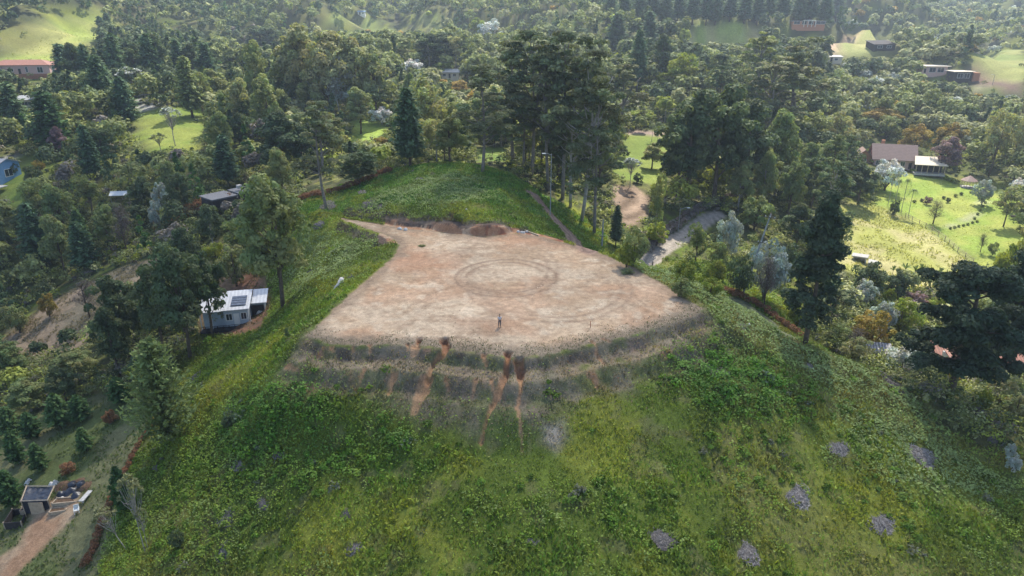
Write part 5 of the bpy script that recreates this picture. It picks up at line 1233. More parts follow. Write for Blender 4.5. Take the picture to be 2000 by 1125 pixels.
b = MB(); b.slab([(-14, 2.5, 2.8), (-10.5, 2.5, 5.7), (-10.5, 9.5, 5.7), (-14, 9.5, 2.8)], .2); b.slab([(-7.2, 9.5, 2.8), (-10.49, 9.5, 5.7), (-10.49, 2.5, 5.7), (-7.2, 2.5, 2.8)], .2); b.build('wing_roof', M['brown'], t)
for xw in (-6, -3.4, -.8, 1.8): window(t, xw, 2, .9, 1.3, 1.4)
door(t, 4.2, 2); window(t, -10.5, 3, .9, 1.6, 1.3)
# gazebo
x, y, z = hit(1890, 366); t = thing('gazebo', 'small round garden gazebo with pointed brown roof on the sunny lawn', 'gazebo', (x, y, z))
b = MB(); n = 8; b.add([(2.5*math.cos(i*math.pi/4), 2.5*math.sin(i*math.pi/4), 2.3) for i in range(8)]+[(0, 0, 3.9)]+[(2.4*math.cos(i*math.pi/4), 2.4*math.sin(i*math.pi/4), 2.2) for i in range(8)], [(i, (i+1) % 8, 8) for i in range(8)]+[tuple(range(16, 8, -1))]+[(i, 9+i, 9+(i+1) % 8, (i+1) % 8) for i in range(8)]); b.build('roof', M['brown'], t)
for i in range(8): b = MB(); b.tube([(2.1*math.cos(i*math.pi/4), 2.1*math.sin(i*math.pi/4), -.3), (2.1*math.cos(i*math.pi/4), 2.1*math.sin(i*math.pi/4), 2.25)], .08, 6); b.build('post', M['timber'], t)
b = MB(); b.tube([(0, 0, -.4), (0, 0, .1)], 2.4, 12); b.build('floor', M['conc'], t)
# stone shelter at the meadow's low corner
x, y, z = hit(1684, 512); t = thing('stone_shelter', 'low shelter of grey stone slabs on the meadow edge above the dark shrubs', 'shelter', (x, y, z), R(-28))
b = MB(); b.slab([(-2.6, -.9, 1.5), (1.0, -.9, 1.5), (1.2, .9, 1.75), (-2.4, .9, 1.75)], .28); b.build('roof', M['conc'], t); b = MB(); b.box(-2.2, -1.9, -.7, .8, -.6, 1.2); b.box(.5, .8, -.7, .8, -.6, 1.21); b.box(-1.9, .5, .6, .8, -.6, 1.4); b.build('wall', M['stone'], t)
b = MB(); b.slab([(1.2, -1.3, .5), (3.6, -1.3, .35), (3.4, .7, .6), (1.3, .8, .75)], .8); b.build('ramp', M['conc'], t)
# house with clay roofs on the lower right
t, _ = house('white_walled_house', 'white-walled house with clay roofs glimpsed behind the broad spreading eucalyptus', 1885, 764, 13, 8, 3.4, R(-8), 'white', 'terr', 'gable', 2.0, [(-3, .9, 1.4, 1.3), (0.5, .9, 1.4, 1.3), (4, .9, 1.4, 1.3)], [(2.4,)], at=(78.5, 101, 0), dz=.3)
b = MB(); b.box(-6.2, -4.2, -8.5, -4.01, -3, 4.6); b.build('tower_wall', M['white'], t); b = MB(); b.slab([(-6.5, -8.8, 4.7), (-3.9, -8.8, 4.7), (-3.9, -3.7, 5.5), (-6.5, -3.7, 5.5)], .15); b.build('small_roof', M['terr'], t)
house('outbuilding', 'low outbuilding with striped grey tile roof behind the grass ridge', 1695, 702, 6.2, 3.6, 2.3, R(-14), 'cream', 'gtile', 'gable', 1.0, [(-1.5, .8, 1, .9)], [(1.2,)], cat='building', dz=-.6, ov=.4)
house('outbuilding', 'low outbuilding with red clay tile roof next to the striped grey one', 1758, 722, 5.6, 3.8, 2.3, R(-10), 'cream', 'terr', 'gable', 1.1, [(-1.2, .8, 1, .9)], [(1.2,)], cat='building', dz=-.6, ov=.4)
# far houses
t, _ = house('long_house', 'long low white-framed house on the far ridge below the conifer row', 1576, 69, 22, 8, 2.6, R(-2), 'brick', 'grey', 'flat', 0, [(-8, .8, 4, 1.8), (8, .8, 6, 1.8), (-3, .6, 3, 2.2), (1.5, .6, 3, 2.2)], [(4.2,)], dz=-.9)
b = MB(); b.box(-4.5, 3.4, -7.8, -4.51, 3.2, 3.5)
for xx_ in (-4.4, -1.8, .8, 3.2): b.box(xx_-.12, xx_+.12, -7.7, -7.4, -1, 3.2)
b.build('porch', M['frame'], t)
house('dark_house', 'dark-walled house with slanted roof on the far sunny slope', 1726, 101, 14, 7, 2.5, R(12), 'dk', 'dk', 'shed', 1.8, [(-3, .6, 3, 1.3), (3, .6, 3, 1.3)], [(0.2,)], dz=-1.0)
house('grey_shed', 'flat grey-roofed shed at the bottom of the far dirt road', 1622, 124, 11, 6, 2.4, R(-10), 'cream', 'conc', 'shed', .5, [(2.5, .7, 1.5, 1.)], [(0.2,)], cat='shed')
t, _ = house('flat_roofed_house', 'flat-roofed glass-fronted house left of the other at the upper right', 1822, 151, 13, 8, 3.2, R(-3), 'pink', 'cream', 'flat', 0, [(-1, .4, 3.2, 2.3), (3.2, .4, 3.2, 2.3)], [(-4.8,)], dz=.5, ov=1.2)
t, _ = house('flat_roofed_house', 'flat-roofed house with brick end wall against the earth cut', 1878, 162, 9, 7, 3.4, R(-3), 'dk', 'cream', 'flat', 0, [(-1.5, .5, 2.6, 2.2), (1.8, .5, 2.6, 2.2)], [(-3.7,)], dz=.8, ov=.9)
b = MB(); b.box(4.52, 7.6, -4.6, 3, -3, 3.1); b.build('brick_wall', M['brick'], t)
house('garden_shed', 'white-roofed shed glimpsed between the trunks of the tall gums', 1073, 276, 4.4, 4, 2.6, R(8), 'white', 'sheet', 'gable', 1.2, [(1, .9, 1, .9)], [(-.9,)], cat='shed')
house('cottage', 'grey-roofed cottage right of the bright yellow-green round bush tree', 878, 158, 9, 6, 2.7, R(-4), 'cream', 'grey', 'gable', 1.4, [(-2.5, .8, 1.4, 1.2), (2.5, .8, 1.4, 1.2)], [(0.1,)])
house('shed', 'tiny blue-roofed shed on the far field at the top', 706, 33, 6, 5, 2.4, 0, 'white', 'teal', 'gable', 1., [(1.5, .8, 1, .9)], [(-1.2,)], cat='shed')
# parasol and canopy
x, y, z = hit(107, 139); t = thing('parasol', 'white parasol open on the terrace right of the pink house', 'parasol', (x, y, z))
b = MB(); b.tube([(0, 0, -.2), (0, 0, 3)], .05, 6); b.build('pole', M['metal'], t); b = MB(); b.add([(1.9*math.cos(i*.785), 1.9*math.sin(i*.785), 2.4) for i in range(8)]+[(0, 0, 3.05), (0, 0, 2.9)]+[], [(i, (i+1) % 8, 8) for i in range(8)]+[((i+1) % 8, i, 9) for i in range(8)]); b.build('canopy', M['white'], t)
x, y, z = hit(240, 394); t = thing('canopy_tent', 'white canopy tent in a gap of the dark wood on the left', 'tent', (x, y, z), R(10))
for a in (-1, 1):
    for c_ in (-1, 1): b = MB(); b.tube([(a*2.3, c_*1.4, -.4), (a*2.3, c_*1.4, 2.1)], .05, 5); b.build('leg', M['metal'], t)
b = MB(); b.slab([(-2.6, -1.7, 2.1), (2.6, -1.7, 2.1), (2.6, 0, 2.9), (-2.6, 0, 2.9)], .08); b.slab([(2.6, 1.7, 2.1), (-2.6, 1.7, 2.1), (-2.6, .01, 2.9), (2.6, .01, 2.9)], .08); b.build('cover', M['white'], t)
# ------------------------------------------------------------------ nursery corner in the garden
zg = hit(75, 1000)[2]
def q3(s, z): return [pt(a, b_, z) for a, b_ in pp(s)]
def rel(L_, o): return [(p[0]-o[0], p[1]-o[1], p[2]-o[2]) for p in L_]
o_ = pt(68, 985, zg); zr = zg+1.9
t = thing('tarpaulin_shelter', 'low garden shelter roofed with a dark blue-black tarpaulin on timber', 'shelter', o_)
rq = rel(q3('41,979 93,977 107,953 53,953', zr), o_); rq = [(p[0], p[1], p[2]+(.25 if i > 1 else 0)) for i, p in enumerate(rq)]
nn = 22; V = []; 
for j in range(nn):
    for i in range(nn):
        u, v = i/(nn-1), j/(nn-1); p = [(rq[0][k]*(1-u)+rq[1][k]*u)*(1-v)+(rq[3][k]*(1-u)+rq[2][k]*u)*v for k in range(3)]; p[2] += .16*(float(vn(i/2.1, j/3.3, 9))-.5)-.12*math.sin(math.pi*u); V.append(p)
Fq = [(j*nn+i, j*nn+i+1, (j+1)*nn+i+1, (j+1)*nn+i) for j in range(nn-1) for i in range(nn-1)]
b = MB(); b.add(V, Fq); b.build('tarpaulin', M['plas'], t, True)
for a, c_ in ((0, 3), (1, 2), (3, 2), (0, 1)):
    b = MB(); p0, p1 = Vector(rq[a]), Vector(rq[c_]); e = (p1-p0)*.04; b.tube([tuple(p0-e+Vector((0, 0, .05))), tuple(p1+e+Vector((0, 0, .05)))], .09, 4); b.build('beam', M['timber'], t)
for p in rq: b = MB(); b.tube([(p[0], p[1], -.6), (p[0], p[1], p[2])], .06, 5); b.build('post', M['timber'], t)
b = MB(); p0, p1 = rq[0], rq[1]; b.slab([(p0[0], p0[1]+.05, p0[2]-.1), (p1[0], p1[1]+.05, p1[2]-.1), (p1[0], p1[1]+.12, p1[2]-.1), (p0[0], p0[1]+.12, p0[2]-.1)], 1.9); b.build('curtain', M['plas'], t)
b = MB(); mx_ = (p0[0]*.45+p1[0]*.55); b.box(mx_-.9, mx_+.9, p0[1]-.12, p0[1]-.04, -.1, 1.75); b.build('door', M['ply'], t)
def lumps(name, label, cat, pts_, r, mat, flat=.5, seed=3):
    p0 = pts_[0]; x0, y0, z0 = hit(*p0); g = np.random.default_rng(seed); bm_ = MB()
    o = thing_mesh = None; V = []; Fs = []
    cs = [hit(*p) for p in pts_]; n = 20; xs = [c[0] for c in cs]; ys = [c[1] for c in cs]; x0, x1, y0, y1 = min(xs)-r, max(xs)+r, min(ys)-r*.8, max(ys)+r*.8
    ox, oy, oz = (x0+x1)/2, (y0+y1)/2, cs[0][2]
    for j in range(n):
        for i in range(n):
            X = x0+(x1-x0)*i/(n-1); Y = y0+(y1-y0)*j/(n-1); h = max(math.exp(-((X-c[0])**2+(Y-c[1])**2)/(r*r*.5)) for c in cs); e = min(i, j, n-1-i, n-1-j)
            zt = float(hz(X, Y)); h = h*(.6+.8*float(vn(X*3+seed, Y*3, seed)))*flat*2*r; V.append((X-ox, Y-oy, zt-oz+(h-.12 if e > 0 else -.3)))
    Fs = [(j*n+i, j*n+i+1, (j+1)*n+i+1, (j+1)*n+i) for j in range(n-1) for i in range(n-1)]
    bm_.add(V, Fs); ob = bm_.build(name, mat, None, True, (ox, oy, oz)); tag(ob, label, cat); return ob
lumps('plastic_sheet_heap', 'crumpled heap of black plastic sheeting right of the tarpaulin shelter', 'plastic sheeting', [(118, 968), (132, 966), (148, 970), (140, 962)], .8, M['plas'], .35, 4)
lumps('sack_pile', 'white sacks piled at the shelter top left corner', 'sacks', [(53, 946), (57, 943)], .45, M['sack'], .6, 5)
lumps('sack_pile', 'white sacks piled at the shelter top right corner', 'sacks', [(100, 948), (108, 946)], .55, M['sack'], .55, 6)
lumps('sack_pile', 'white sack lying between the shelter and the raised bed', 'sacks', [(122, 975)], .4, M['sack'], .5, 7)
lumps('soil_heap', 'dark soil heap behind the black plastic sheeting', 'soil heap', [(135, 950), (150, 945), (165, 955), (120, 950)], 1.1, M['soil'], .25, 8)
def bed(label, s, hgt, wall='timber', fill=True, name='raised_bed', cat='raised bed'):
    zz = zg; P4 = q3(s, zz); c_ = (sum(p[0] for p in P4)/4, sum(p[1] for p in P4)/4); zz = float(hz(*c_)); P4 = q3(s, zz); c_ = (sum(p[0] for p in P4)/4, sum(p[1] for p in P4)/4, zz); L_ = rel(P4, c_)
    t = thing(name, label, cat, c_)
    for i in range(4):
        a, d = Vector(L_[i]), Vector(L_[(i+1) % 4]); e = (d-a).normalized(); nrm = Vector((-e.y, e.x, 0))*.06; a2 = a+e*.07; d2 = d-e*.07
        b = MB(); b.slab([tuple(a2-nrm+Vector((0, 0, hgt))), tuple(d2-nrm+Vector((0, 0, hgt))), tuple(d2+nrm+Vector((0, 0, hgt))), tuple(a2+nrm+Vector((0, 0, hgt)))], hgt+.25); b.build('board', M[wall], t)
    for p in L_: b = MB(); b.box(p[0]-.06, p[0]+.06, p[1]-.06, p[1]+.06, -.2, hgt+.12); b.build('post', M['timber'], t)
    if fill: b = MB(); b.slab([(p[0]*.93, p[1]*.93, hgt*.6) for p in L_], .5); b.build('soil', M['soil'], t)
    return t
bed('longer raised timber bed full of soil beside the plastic sheeting', '102,987 154,982 157,973 112,976', .3)
bed('shorter raised timber bed in the middle of the dirt yard', '96,1004 129,999 134,992 101,995', .25)
t = bed('black-walled compost bin with pale side rails at the shelter lower left', '10,1031 44,1029 57,1003 27,1004', .8, 'dk', False, 'compost_bin', 'bin')
for s_ in ((0, 3), (1, 2)): pass
bed('small timber crate in front of the shelter door', '41,1003 62,1000 64,994 44,996', .45, 'ply', False, 'wooden_crate', 'crate')
x, y, z = hit(152, 1004); t = thing('garden_chair', 'white plastic garden chair at the edge of the dirt yard', 'chair', (x, y, z), R(25))
b = MB(); b.box(-.3, .3, -.3, .3, .42, .48); b.build('seat', M['white'], t); b = MB(); b.box(-.3, .3, .26, .32, .481, 1.0); b.build('backrest', M['white'], t)
for a in (-.26, .26):
    for c_ in (-.26, .26): b = MB(); b.box(a-.03, a+.03, c_-.03, c_+.03, -.1, .419); b.build('leg', M['white'], t)
    b = MB(); b.box(a-.03, a+.03, -.28, .255, .66, .7); b.build('armrest', M['white'], t)
x, y, z = hit(168, 977); b = MB(); b.slab([(-.35, -.8, .5), (.25, -.8, .5), (.5, .9, .75), (-.05, .9, .75)], .12); b.box(-.2, 0, -.5, -.3, -.1, .4); b.box(.1, .3, .4, .6, -.1, .6); tag(b.build('leaning_board', M['stone'], None, False, (x, y, z)), 'pale board propped at the right end of the plastic sheeting', 'board')
for px_, py_, w_ in ((143, 948, 'left'), (160, 949, 'right')):
    x, y, z = hit(px_, py_+4); t = MB(); rr_ = [.42, .5, .52, .44, .4, .0]; zz_ = [-.1, 0, .55, .6, .35, .3]; t.tube([(0, 0, a) for a in zz_], rr_, 14, False); tag(t.build('tub', M['plas'], None, True, (x, y, z)), f'round black tub behind the plastic sheeting, {w_} one of two', 'tub')
lumps('white_sheeting', 'white plastic sheet bundle at the right side of the solar-panel house', 'sheeting', [(500, 612), (507, 610)], .7, M['sack'], .9, 12)
# ------------------------------------------------------------------ poles, fences, hedges
def pole(label, px, ytop, ybase, r=.16, mat='pole', arms=(), lamp=None, trafo=False, lean=(0, 0), name='utility_pole', cat='pole'):
    x, y, z, H, _ = place_px(px, ytop, ybase, 5)
    t = thing(name, label, cat, (x, y, z)); t.rotation_euler = (lean[0], lean[1], 0)
    b = MB(); b.tube([(0, 0, -.6), (0, 0, H*.5), (0, 0, H)], [r, r*.85, r*.65], 8); b.build('shaft', M[mat], t)
    for a, w_ in arms: b = MB(); b.box(-w_/2, w_/2, -.06-r*.7, .06-r*.7, H-a-.06, H-a+.06); co = b.build('crossarm', M['poledk'], t)
    for a, w_ in arms:
        for s_ in (-.42, 0, .42): b = MB(); b.tube([(w_*s_, -r*.7, H-a+.06), (w_*s_, -r*.7, H-a+.3)], [.05, .03], 6); b.build('insulator', M['white'], t)
    if trafo: b = MB(); b.tube([(.3, -.1, H*.58), (.3, -.1, H*.58+.9)], .28, 10); b.build('transformer', M['metal'], t)
    if lamp:
        b = MB(); b.tube([(0, 0, H-.3), (lamp*.6, 0, H), (lamp, 0, H+.05)], .05, 6); ar = b.build('lamp_arm', M['metal'], t); b = MB(); b.box(lamp-.05, lamp+.65, -.14, .14, H-.05, H+.08) if lamp > 0 else b.box(lamp-.65, lamp+.05, -.14, .14, H-.05, H+.08); b.build('lamp_head', M['white'], ar)
    return t, x, y, z, H
pole('grey utility pole with crossarm at the edge of the knoll', 852, 262, 319, trafo=True, arms=((.5, 1.2),))
pole('grey concrete pole standing behind the clearing edge, below the lowest gum', 1177, 428, 482, .2, arms=((3.6, 1.1),))
pole('tall lamp pole beside the dirt lane among the gums', 1076, 300, 420, .1, lamp=-1.2, name='lamp_pole')
pole('street lamp over the gravel road with a lamp head reaching right', 1327, 406, 452, .1, lamp=1.6, name='street_lamp', cat='street lamp')
pole('tall leaning utility pole rising from the rust hedge on the right', 1462, 415, 577, .2, arms=((.6, 2.0), (5.2, 1.4)), lean=(0, R(11)))
pole('thin bare pole on the earth cut at the upper right edge', 1941, 146, 166, .12, lamp=-1.0, name='street_lamp', cat='street lamp')
def fence(name, label, s, gap, h, mat='timber', rails=2, grp=None):
    L_ = hits(pp(s)); pts_ = []; 
    for i in range(len(L_)-1):
        a, b_ = np.array(L_[i]), np.array(L_[i+1]); n = max(1, int(np.hypot(*(b_-a))/gap)); pts_ += [tuple(a+(b_-a)*k/n) for k in range(n)]
    pts_.append(L_[-1]); o = (pts_[0][0], pts_[0][1], float(hz(*pts_[0]))); t = thing(name, label, 'fence', o); P3 = [(p[0]-o[0], p[1]-o[1], float(hz(*p))-o[2]) for p in pts_]
    for p in P3[:100]: b = MB(); b.tube([(p[0], p[1], p[2]-.4), (p[0], p[1], p[2]+h)], .09, 5); b.build('post', M[mat], t)
    for r_ in range(rails): b = MB(); b.tube([(p[0], p[1]-.1, p[2]+h*(.45+.4*r_)) for p in P3], .05, 4); b.build('rail', M[mat], t)
fence('rail_fence', 'wooden rail fence running down between meadow and lawn', '1768,424 1795,438 1820,452 1845,470 1870,492 1900,514', 2.2, 1.3, 'timber', 2)
fence('post_fence', 'row of close dark posts above the stone path', '1200,186 1225,191 1255,199', 1.5, 2.4, 'poledk', 1)
fence('garden_fence', 'low wooden fence seen between the gum trunks behind the knoll', '868,293 900,293 940,300 985,306', 3.0, 1.3, 'poledk', 1)
def hedge(name, label, s, w_, h, leaf, size=.2, dens=26, top=None, cat='hedge', grp=None):
    L_ = hits(pp(s)); g = rng; Cn = []; rr = []
    for i in range(len(L_)-1):
        a, b_ = np.array(L_[i]), np.array(L_[i+1]); ln = np.hypot(*(b_-a)); n = max(2, int(ln/(w_*.42))); e = (b_-a)/ln; nn_ = np.array([-e[1], e[0]])
        for k in range(n):
            for lv in range(max(1, int(h/(w_*.7)))):
                for sd_ in (-.28, .28):
                    p = a+(b_-a)*(k+g.random())/n+nn_*w_*sd_*(.7+.6*g.random()); r_ = w_*.34*(.8+.4*g.random()); zz = float(hz(*p)); Cn.append((p[0], p[1], zz+min(h-r_*.6, (lv+.5)*w_*.7+.2*g.random()))); rr.append(r_)
    Cn = np.array(Cn); o = Cn[0].copy(); o[2] = float(hz(o[0], o[1])); V, Fq, T = clumps(Cn-o, np.array(rr), dens, size, .9, .3)
    ob = mobj(name, npmesh(name, V, Fq, LM[leaf], T), None, tuple(o)); tag(ob, label, cat, grp)
    return ob
hedge('hedge', 'clipped rust-brown hedge running down beside the leaning utility pole', '1392,563 1440,581 1490,606 1530,636 1568,662', 1.5, 1.5, 'H', .14, 40)
hedge('hedge', 'rust-topped hedge curving along the left foot of the knoll', '588,392 625,386 650,380 690,366 730,350 765,336', 1.9, 2.6, 'H', .17, 36)
hedge('hedge', 'long dark overgrown hedge with rusty top left of the big leafy gum', '305,500 345,480 385,468 420,455 455,440', 4.2, 5.5, 'D', .3, 46)
hedge('rust_hedge', 'rusty flowering hedge row along the crest of the long dark hedge', '300,455 345,432 385,416 455,402', 2.2, 3.2, 'H', .2, 20, cat='hedge')
hedge('plant_border', 'red-leafed plant border between the garden lawn and the green slope', '302,828 276,868 255,905 236,945 212,1000 190,1055 165,1110', .9, .8, 'H', .1, 30, cat='plant border')
hedge('flower_border', 'bright yellow flower border curving round the sunny lawn by the house', '1778,337 1810,338 1840,348 1872,360', 1.6, 1.2, 'Y', .2, 26, cat='flower border')
hedge('hedge', 'dark green hedge on the bank along the near side of the gravel road', '1415,452 1388,470 1362,492 1336,512 1310,536', 1.6, 1.0, 'G', .18, 26)
hedge('creeper_bank', 'dark brush bank under the big dark trees above the gravel road', '1258,494 1292,462 1330,436 1372,410 1430,390', 2.4, 1.4, 'B', .2, 30, cat='brush')
pth = [(1856,448), (1864,446), (1872,444), (1881,442), (1890,440), (1899,437), (1908,434), (1903,428), (1909,420), (1914,413), (1919,405), (1924,397), (1929,390)]
ORD2 = ['first', 'second', 'third', 'fourth', 'fifth', 'sixth', 'seventh', 'eighth', 'ninth', 'tenth', 'eleventh', 'twelfth', 'thirteenth']
for i, (a, b_) in enumerate(pth):
    x, y, z = hit(a, b_); put_tree('W', x, y, z, .9, 1.1, 'G', ORD2[i]+' small clipped shrub along the lawn path, counted from the path left end', 'small shrubs along the lawn path', v=i % 3)
for i, (a, b_) in enumerate([(1786,396), (1800,394), (1818,391), (1843,389), (1866,385), (1877,381), (1896,378), (1902,372)]):
    x, y, z = hit(a, b_); put_tree('W', x, y, z, 1.2, 1.5, 'D' if i % 2 else 'G', ORD2[i]+' small round shrub from the left in the row across the sunny lawn', 'small round shrubs across the sunny lawn', v=i % 3)
# ------------------------------------------------------------------ piles of cut brush
def pile_mesh(seed):
    g = np.random.default_rng(seed); n = 420; a = g.random(n)*6.28; q = np.sqrt(g.random(n)); lb_ = 1+.22*np.sin(2*a+seed*2)+.16*np.sin(3*a+seed); x = q*lb_*np.cos(a); y = q*lb_*np.sin(a)*.8; z = .17*(1-q**2)*(.5+.8*g.random(n))+.02
    U = np.stack([g.normal(size=n), g.normal(size=n), g.normal(size=n)*.3+.1], 1); N = np.stack([g.normal(size=n)*.6, g.normal(size=n)*.6-.2, np.ones(n)], 1)
    V, Fq = cards(np.stack([x, y, z], 1), N, .08+.2*g.random(n), .12, U); T = np.repeat((.55+.9*g.random(n))[:, None]*np.ones((n, 3)), 4, 0); b = MB()
    m = 14; W = [(0, 0, .14)]+[(.92*math.cos(i*6.283/m)*(1+.22*math.sin(2*i*6.283/m+seed*2)+.16*math.sin(3*i*6.283/m+seed)), .74*math.sin(i*6.283/m)*(1+.22*math.sin(2*i*6.283/m+seed*2)+.16*math.sin(3*i*6.283/m+seed)), -.12) for i in range(m)]; nv = len(V); V = np.vstack([V, np.array([(0, 0, .12)]+[(.5*math.cos(i*6.283/m), .4*math.sin(i*6.283/m), .08) for i in range(m)]+[W[i+1] for i in range(m)])])
    F2 = [(nv, nv+1+i, nv+1+(i+1) % m, nv) for i in range(m)]; F2 = [(nv+1+i, nv+1+m+i, nv+1+m+(i+1) % m, nv+1+(i+1) % m) for i in range(m)]
    F3 = [(nv, nv+1+i, nv+1+(i+1) % m, nv+1+(i+2) % m) for i in range(0, m, 2)]
    T = np.vstack([T, np.full((1+2*m, 3), .6)]); return npmesh('brush_pile', V, np.vstack([Fq, F2, F3]), LMP, T)
LMP = leaf_mat('cut_brush', (.20, .18, .165), (.29, .26, .24), .05)
PM = [pile_mesh(i) for i in range(3)]
for i, (a, b_, w_, lab) in enumerate(PILES):
    x, y, z, s = PPOS[i]
    o = bpy.data.objects.new('brush_pile', PM[i % 3]); C.objects.link(o); e = .4; gx = (float(hz(x+e, y))-float(hz(x-e, y)))/(2*e); gy = (float(hz(x, y+e))-float(hz(x, y-e)))/(2*e)
    o.location = (x, y, z+.04); o.scale = (s, s, max(.7, s*.5)); nn_ = Vector((-gx, -gy, 1)).normalized(); o.rotation_euler = nn_.to_track_quat('Z', 'Y').to_euler(); tag(o, lab, 'brush pile', 'heaps of cut brush on the slopes')
# ------------------------------------------------------------------ small things
x, y, z = hit(664, 560); t = thing('tree_stump', 'weathered grey uprooted stump lying at the left edge of the clearing', 'stump', (x, y, z), R(20))
b = MB(); b.tube([(-1.0, -.9, .05), (-.4, -.4, .35), (.2, .1, .8), (.5, .4, .9)], [.12, .2, .38, .42], 9); b.build('trunk', M['stone'], t, True)
for p0, p1, r_ in (((-.3, -.3, .3), (-1.0, -1.3, .0), .1), ((.3, .2, .7), (.9, 0, .1), .1), ((.2, .1, .8), (.1, .6, 1.3), .08), ((-.5, -.5, .2), (-1.3, -.6, .35), .07), ((.4, .3, .9), (.9, .7, 1.2), .1)): b = MB(); b.tube([p0, tuple((Vector(p0)+Vector(p1))/2+Vector((0, .05, .12))), p1], [r_, r_*.7, r_*.3], 6); b.build('root', GREY, t, True)
x, y, z = hit(688, 545); b = MB(); b.tube([(-.8, -.1, .1), (0, .2, .35), (.5, -.1, .15), (1.1, .1, .1)], [.05, .1, .09, .04], 6); b.tube([(0, .2, .35), (-.3, .5, .7)], [.06, .02], 5); b.tube([(.5, -.1, .15), (.3, -.5, .1)], [.06, .02], 5); tag(b.build('fallen_branch', GREY, None, True, (x, y, z)), 'crooked grey branch lying right of the uprooted stump', 'branch')
def rocks(label, px, py, n, r, seed):
    x, y, z = hit(px, py); b = MB(); g = random.Random(seed)
    for i in range(n):
        cx_, cy_ = g.uniform(-1, 1)*r*2.2, g.uniform(-1, 1)*r*1.2; q = r*g.uniform(.4, 1); b.tube([(cx_, cy_, -.1), (cx_, cy_, q*.3), (cx_+.1*q, cy_, q*.9), (cx_, cy_, q)], [q*.8, q, q*.6, q*.05], 6)
    tag(b.build('rock_heap', M['stone'], None, False, (x, y, z)), label, 'rocks')
rocks('white stones on the dirt where the track enters the clearing', 788, 449, 6, .45, 1); rocks('white stones on the far right edge of the clearing by the timber edging', 1020, 455, 6, .4, 2); rocks('pale stone half sunk in the bank behind the clearing', 915, 411, 1, .35, 3)
rocks('pale stones in the grass right of the clearing', 1455, 638, 3, .3, 4)
p0, p1 = hit(1024, 451), hit(1052, 462); o = Vector(p0); b = MB(); b.slab([(0, 0, .2), tuple(Vector(p1)-o+Vector((0, 0, .2))), tuple(Vector(p1)-o+Vector((.05, .22, .2))), (.05, .22, .2)], .35); tag(b.build('timber_edging', M['timber'], None, False, p0), 'timber edging board along the far right rim of the clearing', 'board')
for px_, py_, lab, nm in ((1274, 524, 'short black marker post at the near end of the gravel road', 'marker_post'), (1153, 640, 'thin short stake on the clearing right of the person', 'stake')):
    x, y, z = hit(px_, py_); b = MB(); b.tube([(0, 0, -.2), (0, 0, .9 if nm == 'stake' else 1.3)], [.1 if nm[0] == 'm' else .05]*2, 8); b.tube([(0, 0, (.9 if nm == 'stake' else 1.3)), (0, 0, (.93 if nm == 'stake' else 1.38))], [.12 if nm[0] == 'm' else .06, .02], 8); tag(b.build(nm, M['dk'] if nm[0] == 'm' else M['brick'], None, False, (x, y, z)), lab, 'post')
for px_, py_, h_, w_, mt, lab in ((825, 481, .6, 1.5, 'G', 'single green weed clump on the bare dirt of the clearing'), (1226, 533, 1.1, 2.6, 'L', 'pale green bush sticking into the clearing at its right rim'), (895, 430, 1.6, 2.4, 'Y', 'yellow-green creeper hanging over the orange cut bank')):
    x, y, z = hit(px_, py_); put_tree('W', x, y, z-.1, h_, w_, mt, lab, v=0)
# ------------------------------------------------------------------ person
def skinned(name, verts, edges, radii, mat, parent, sub=2):
    me = bpy.data.meshes.new(name); me.from_pydata(verts, edges, []); me.update(); o = mobj(name, me, parent)
    md = o.modifiers.new('skin', 'SKIN'); 
    for i, r_ in enumerate(radii): me.skin_vertices[0].data[i].radius = r_ if isinstance(r_, tuple) else (r_, r_)
    me.skin_vertices[0].data[0].use_root = True; md.use_smooth_shade = True
    s_ = o.modifiers.new('sub', 'SUBSURF'); s_.levels = sub; s_.render_levels = sub
    me.materials.append(mat); return o
x, y, z = hit(976, 640)
pr_ = bpy.data.meshes.new('person'); V = [(0, 0, .95), (0, 0, 1.1), (0, .01, 1.3), (0, .01, 1.44), (0, 0, 1.52), (0, -.01, 1.60), (0, -.005, 1.70), (0, 0, 1.76)]; E_ = [(i, i+1) for i in range(7)]; Rr = [(.15, .11), (.135, .10), (.155, .11), (.12, .085), (.055, .055), (.075, .09), (.078, .095), (.05, .06)]
def chain(st, pts_, rs):
    p = st
    for q, r_ in zip(pts_, rs): V.append(q); Rr.append(r_); E_.append((p, len(V)-1)); p = len(V)-1
    return p
for s_ in (-1, 1):
    chain(0, [(s_*.1, 0, .88), (s_*.115, -.02, .5), (s_*.12, .01, .1), (s_*.13, -.06, .035), (s_*.14, -.15, .03)], [.095, .062, .042, .038, .03])
    hnd = chain(3, [(s_*.17, .01, 1.43), (s_*.23, .02, 1.18), (s_*.12, -.2, 1.09), (s_*.08, -.27, 1.1)], [.06, .045, .033, .03])
    for f in range(4): chain(hnd, [(s_*(.07-.005*f), -.31, 1.125-.018*f), (s_*(.045-.002*f), -.345+.004*f, 1.125-.018*f)], [.010, .008])
    chain(hnd, [(s_*.055, -.275, 1.135), (s_*.035, -.295, 1.15)], [.011, .009])
pr_.from_pydata(V, E_, []); pr_.update(); person = mobj('person', pr_, None, (x, y, z)); md = person.modifiers.new('skin', 'SKIN'); md.use_smooth_shade = True
for i, r_ in enumerate(Rr): pr_.skin_vertices[0].data[i].radius = r_ if isinstance(r_, tuple) else (r_, r_)
pr_.skin_vertices[0].data[0].use_root = True; s_ = person.modifiers.new('sub', 'SUBSURF'); s_.levels = s_.render_levels = 2; pr_.materials.append(M['skin'])
tag(person, 'person in light shirt and dark trousers standing on the clearing holding a remote control', 'person'); person.rotation_euler = (0, 0, R(8))
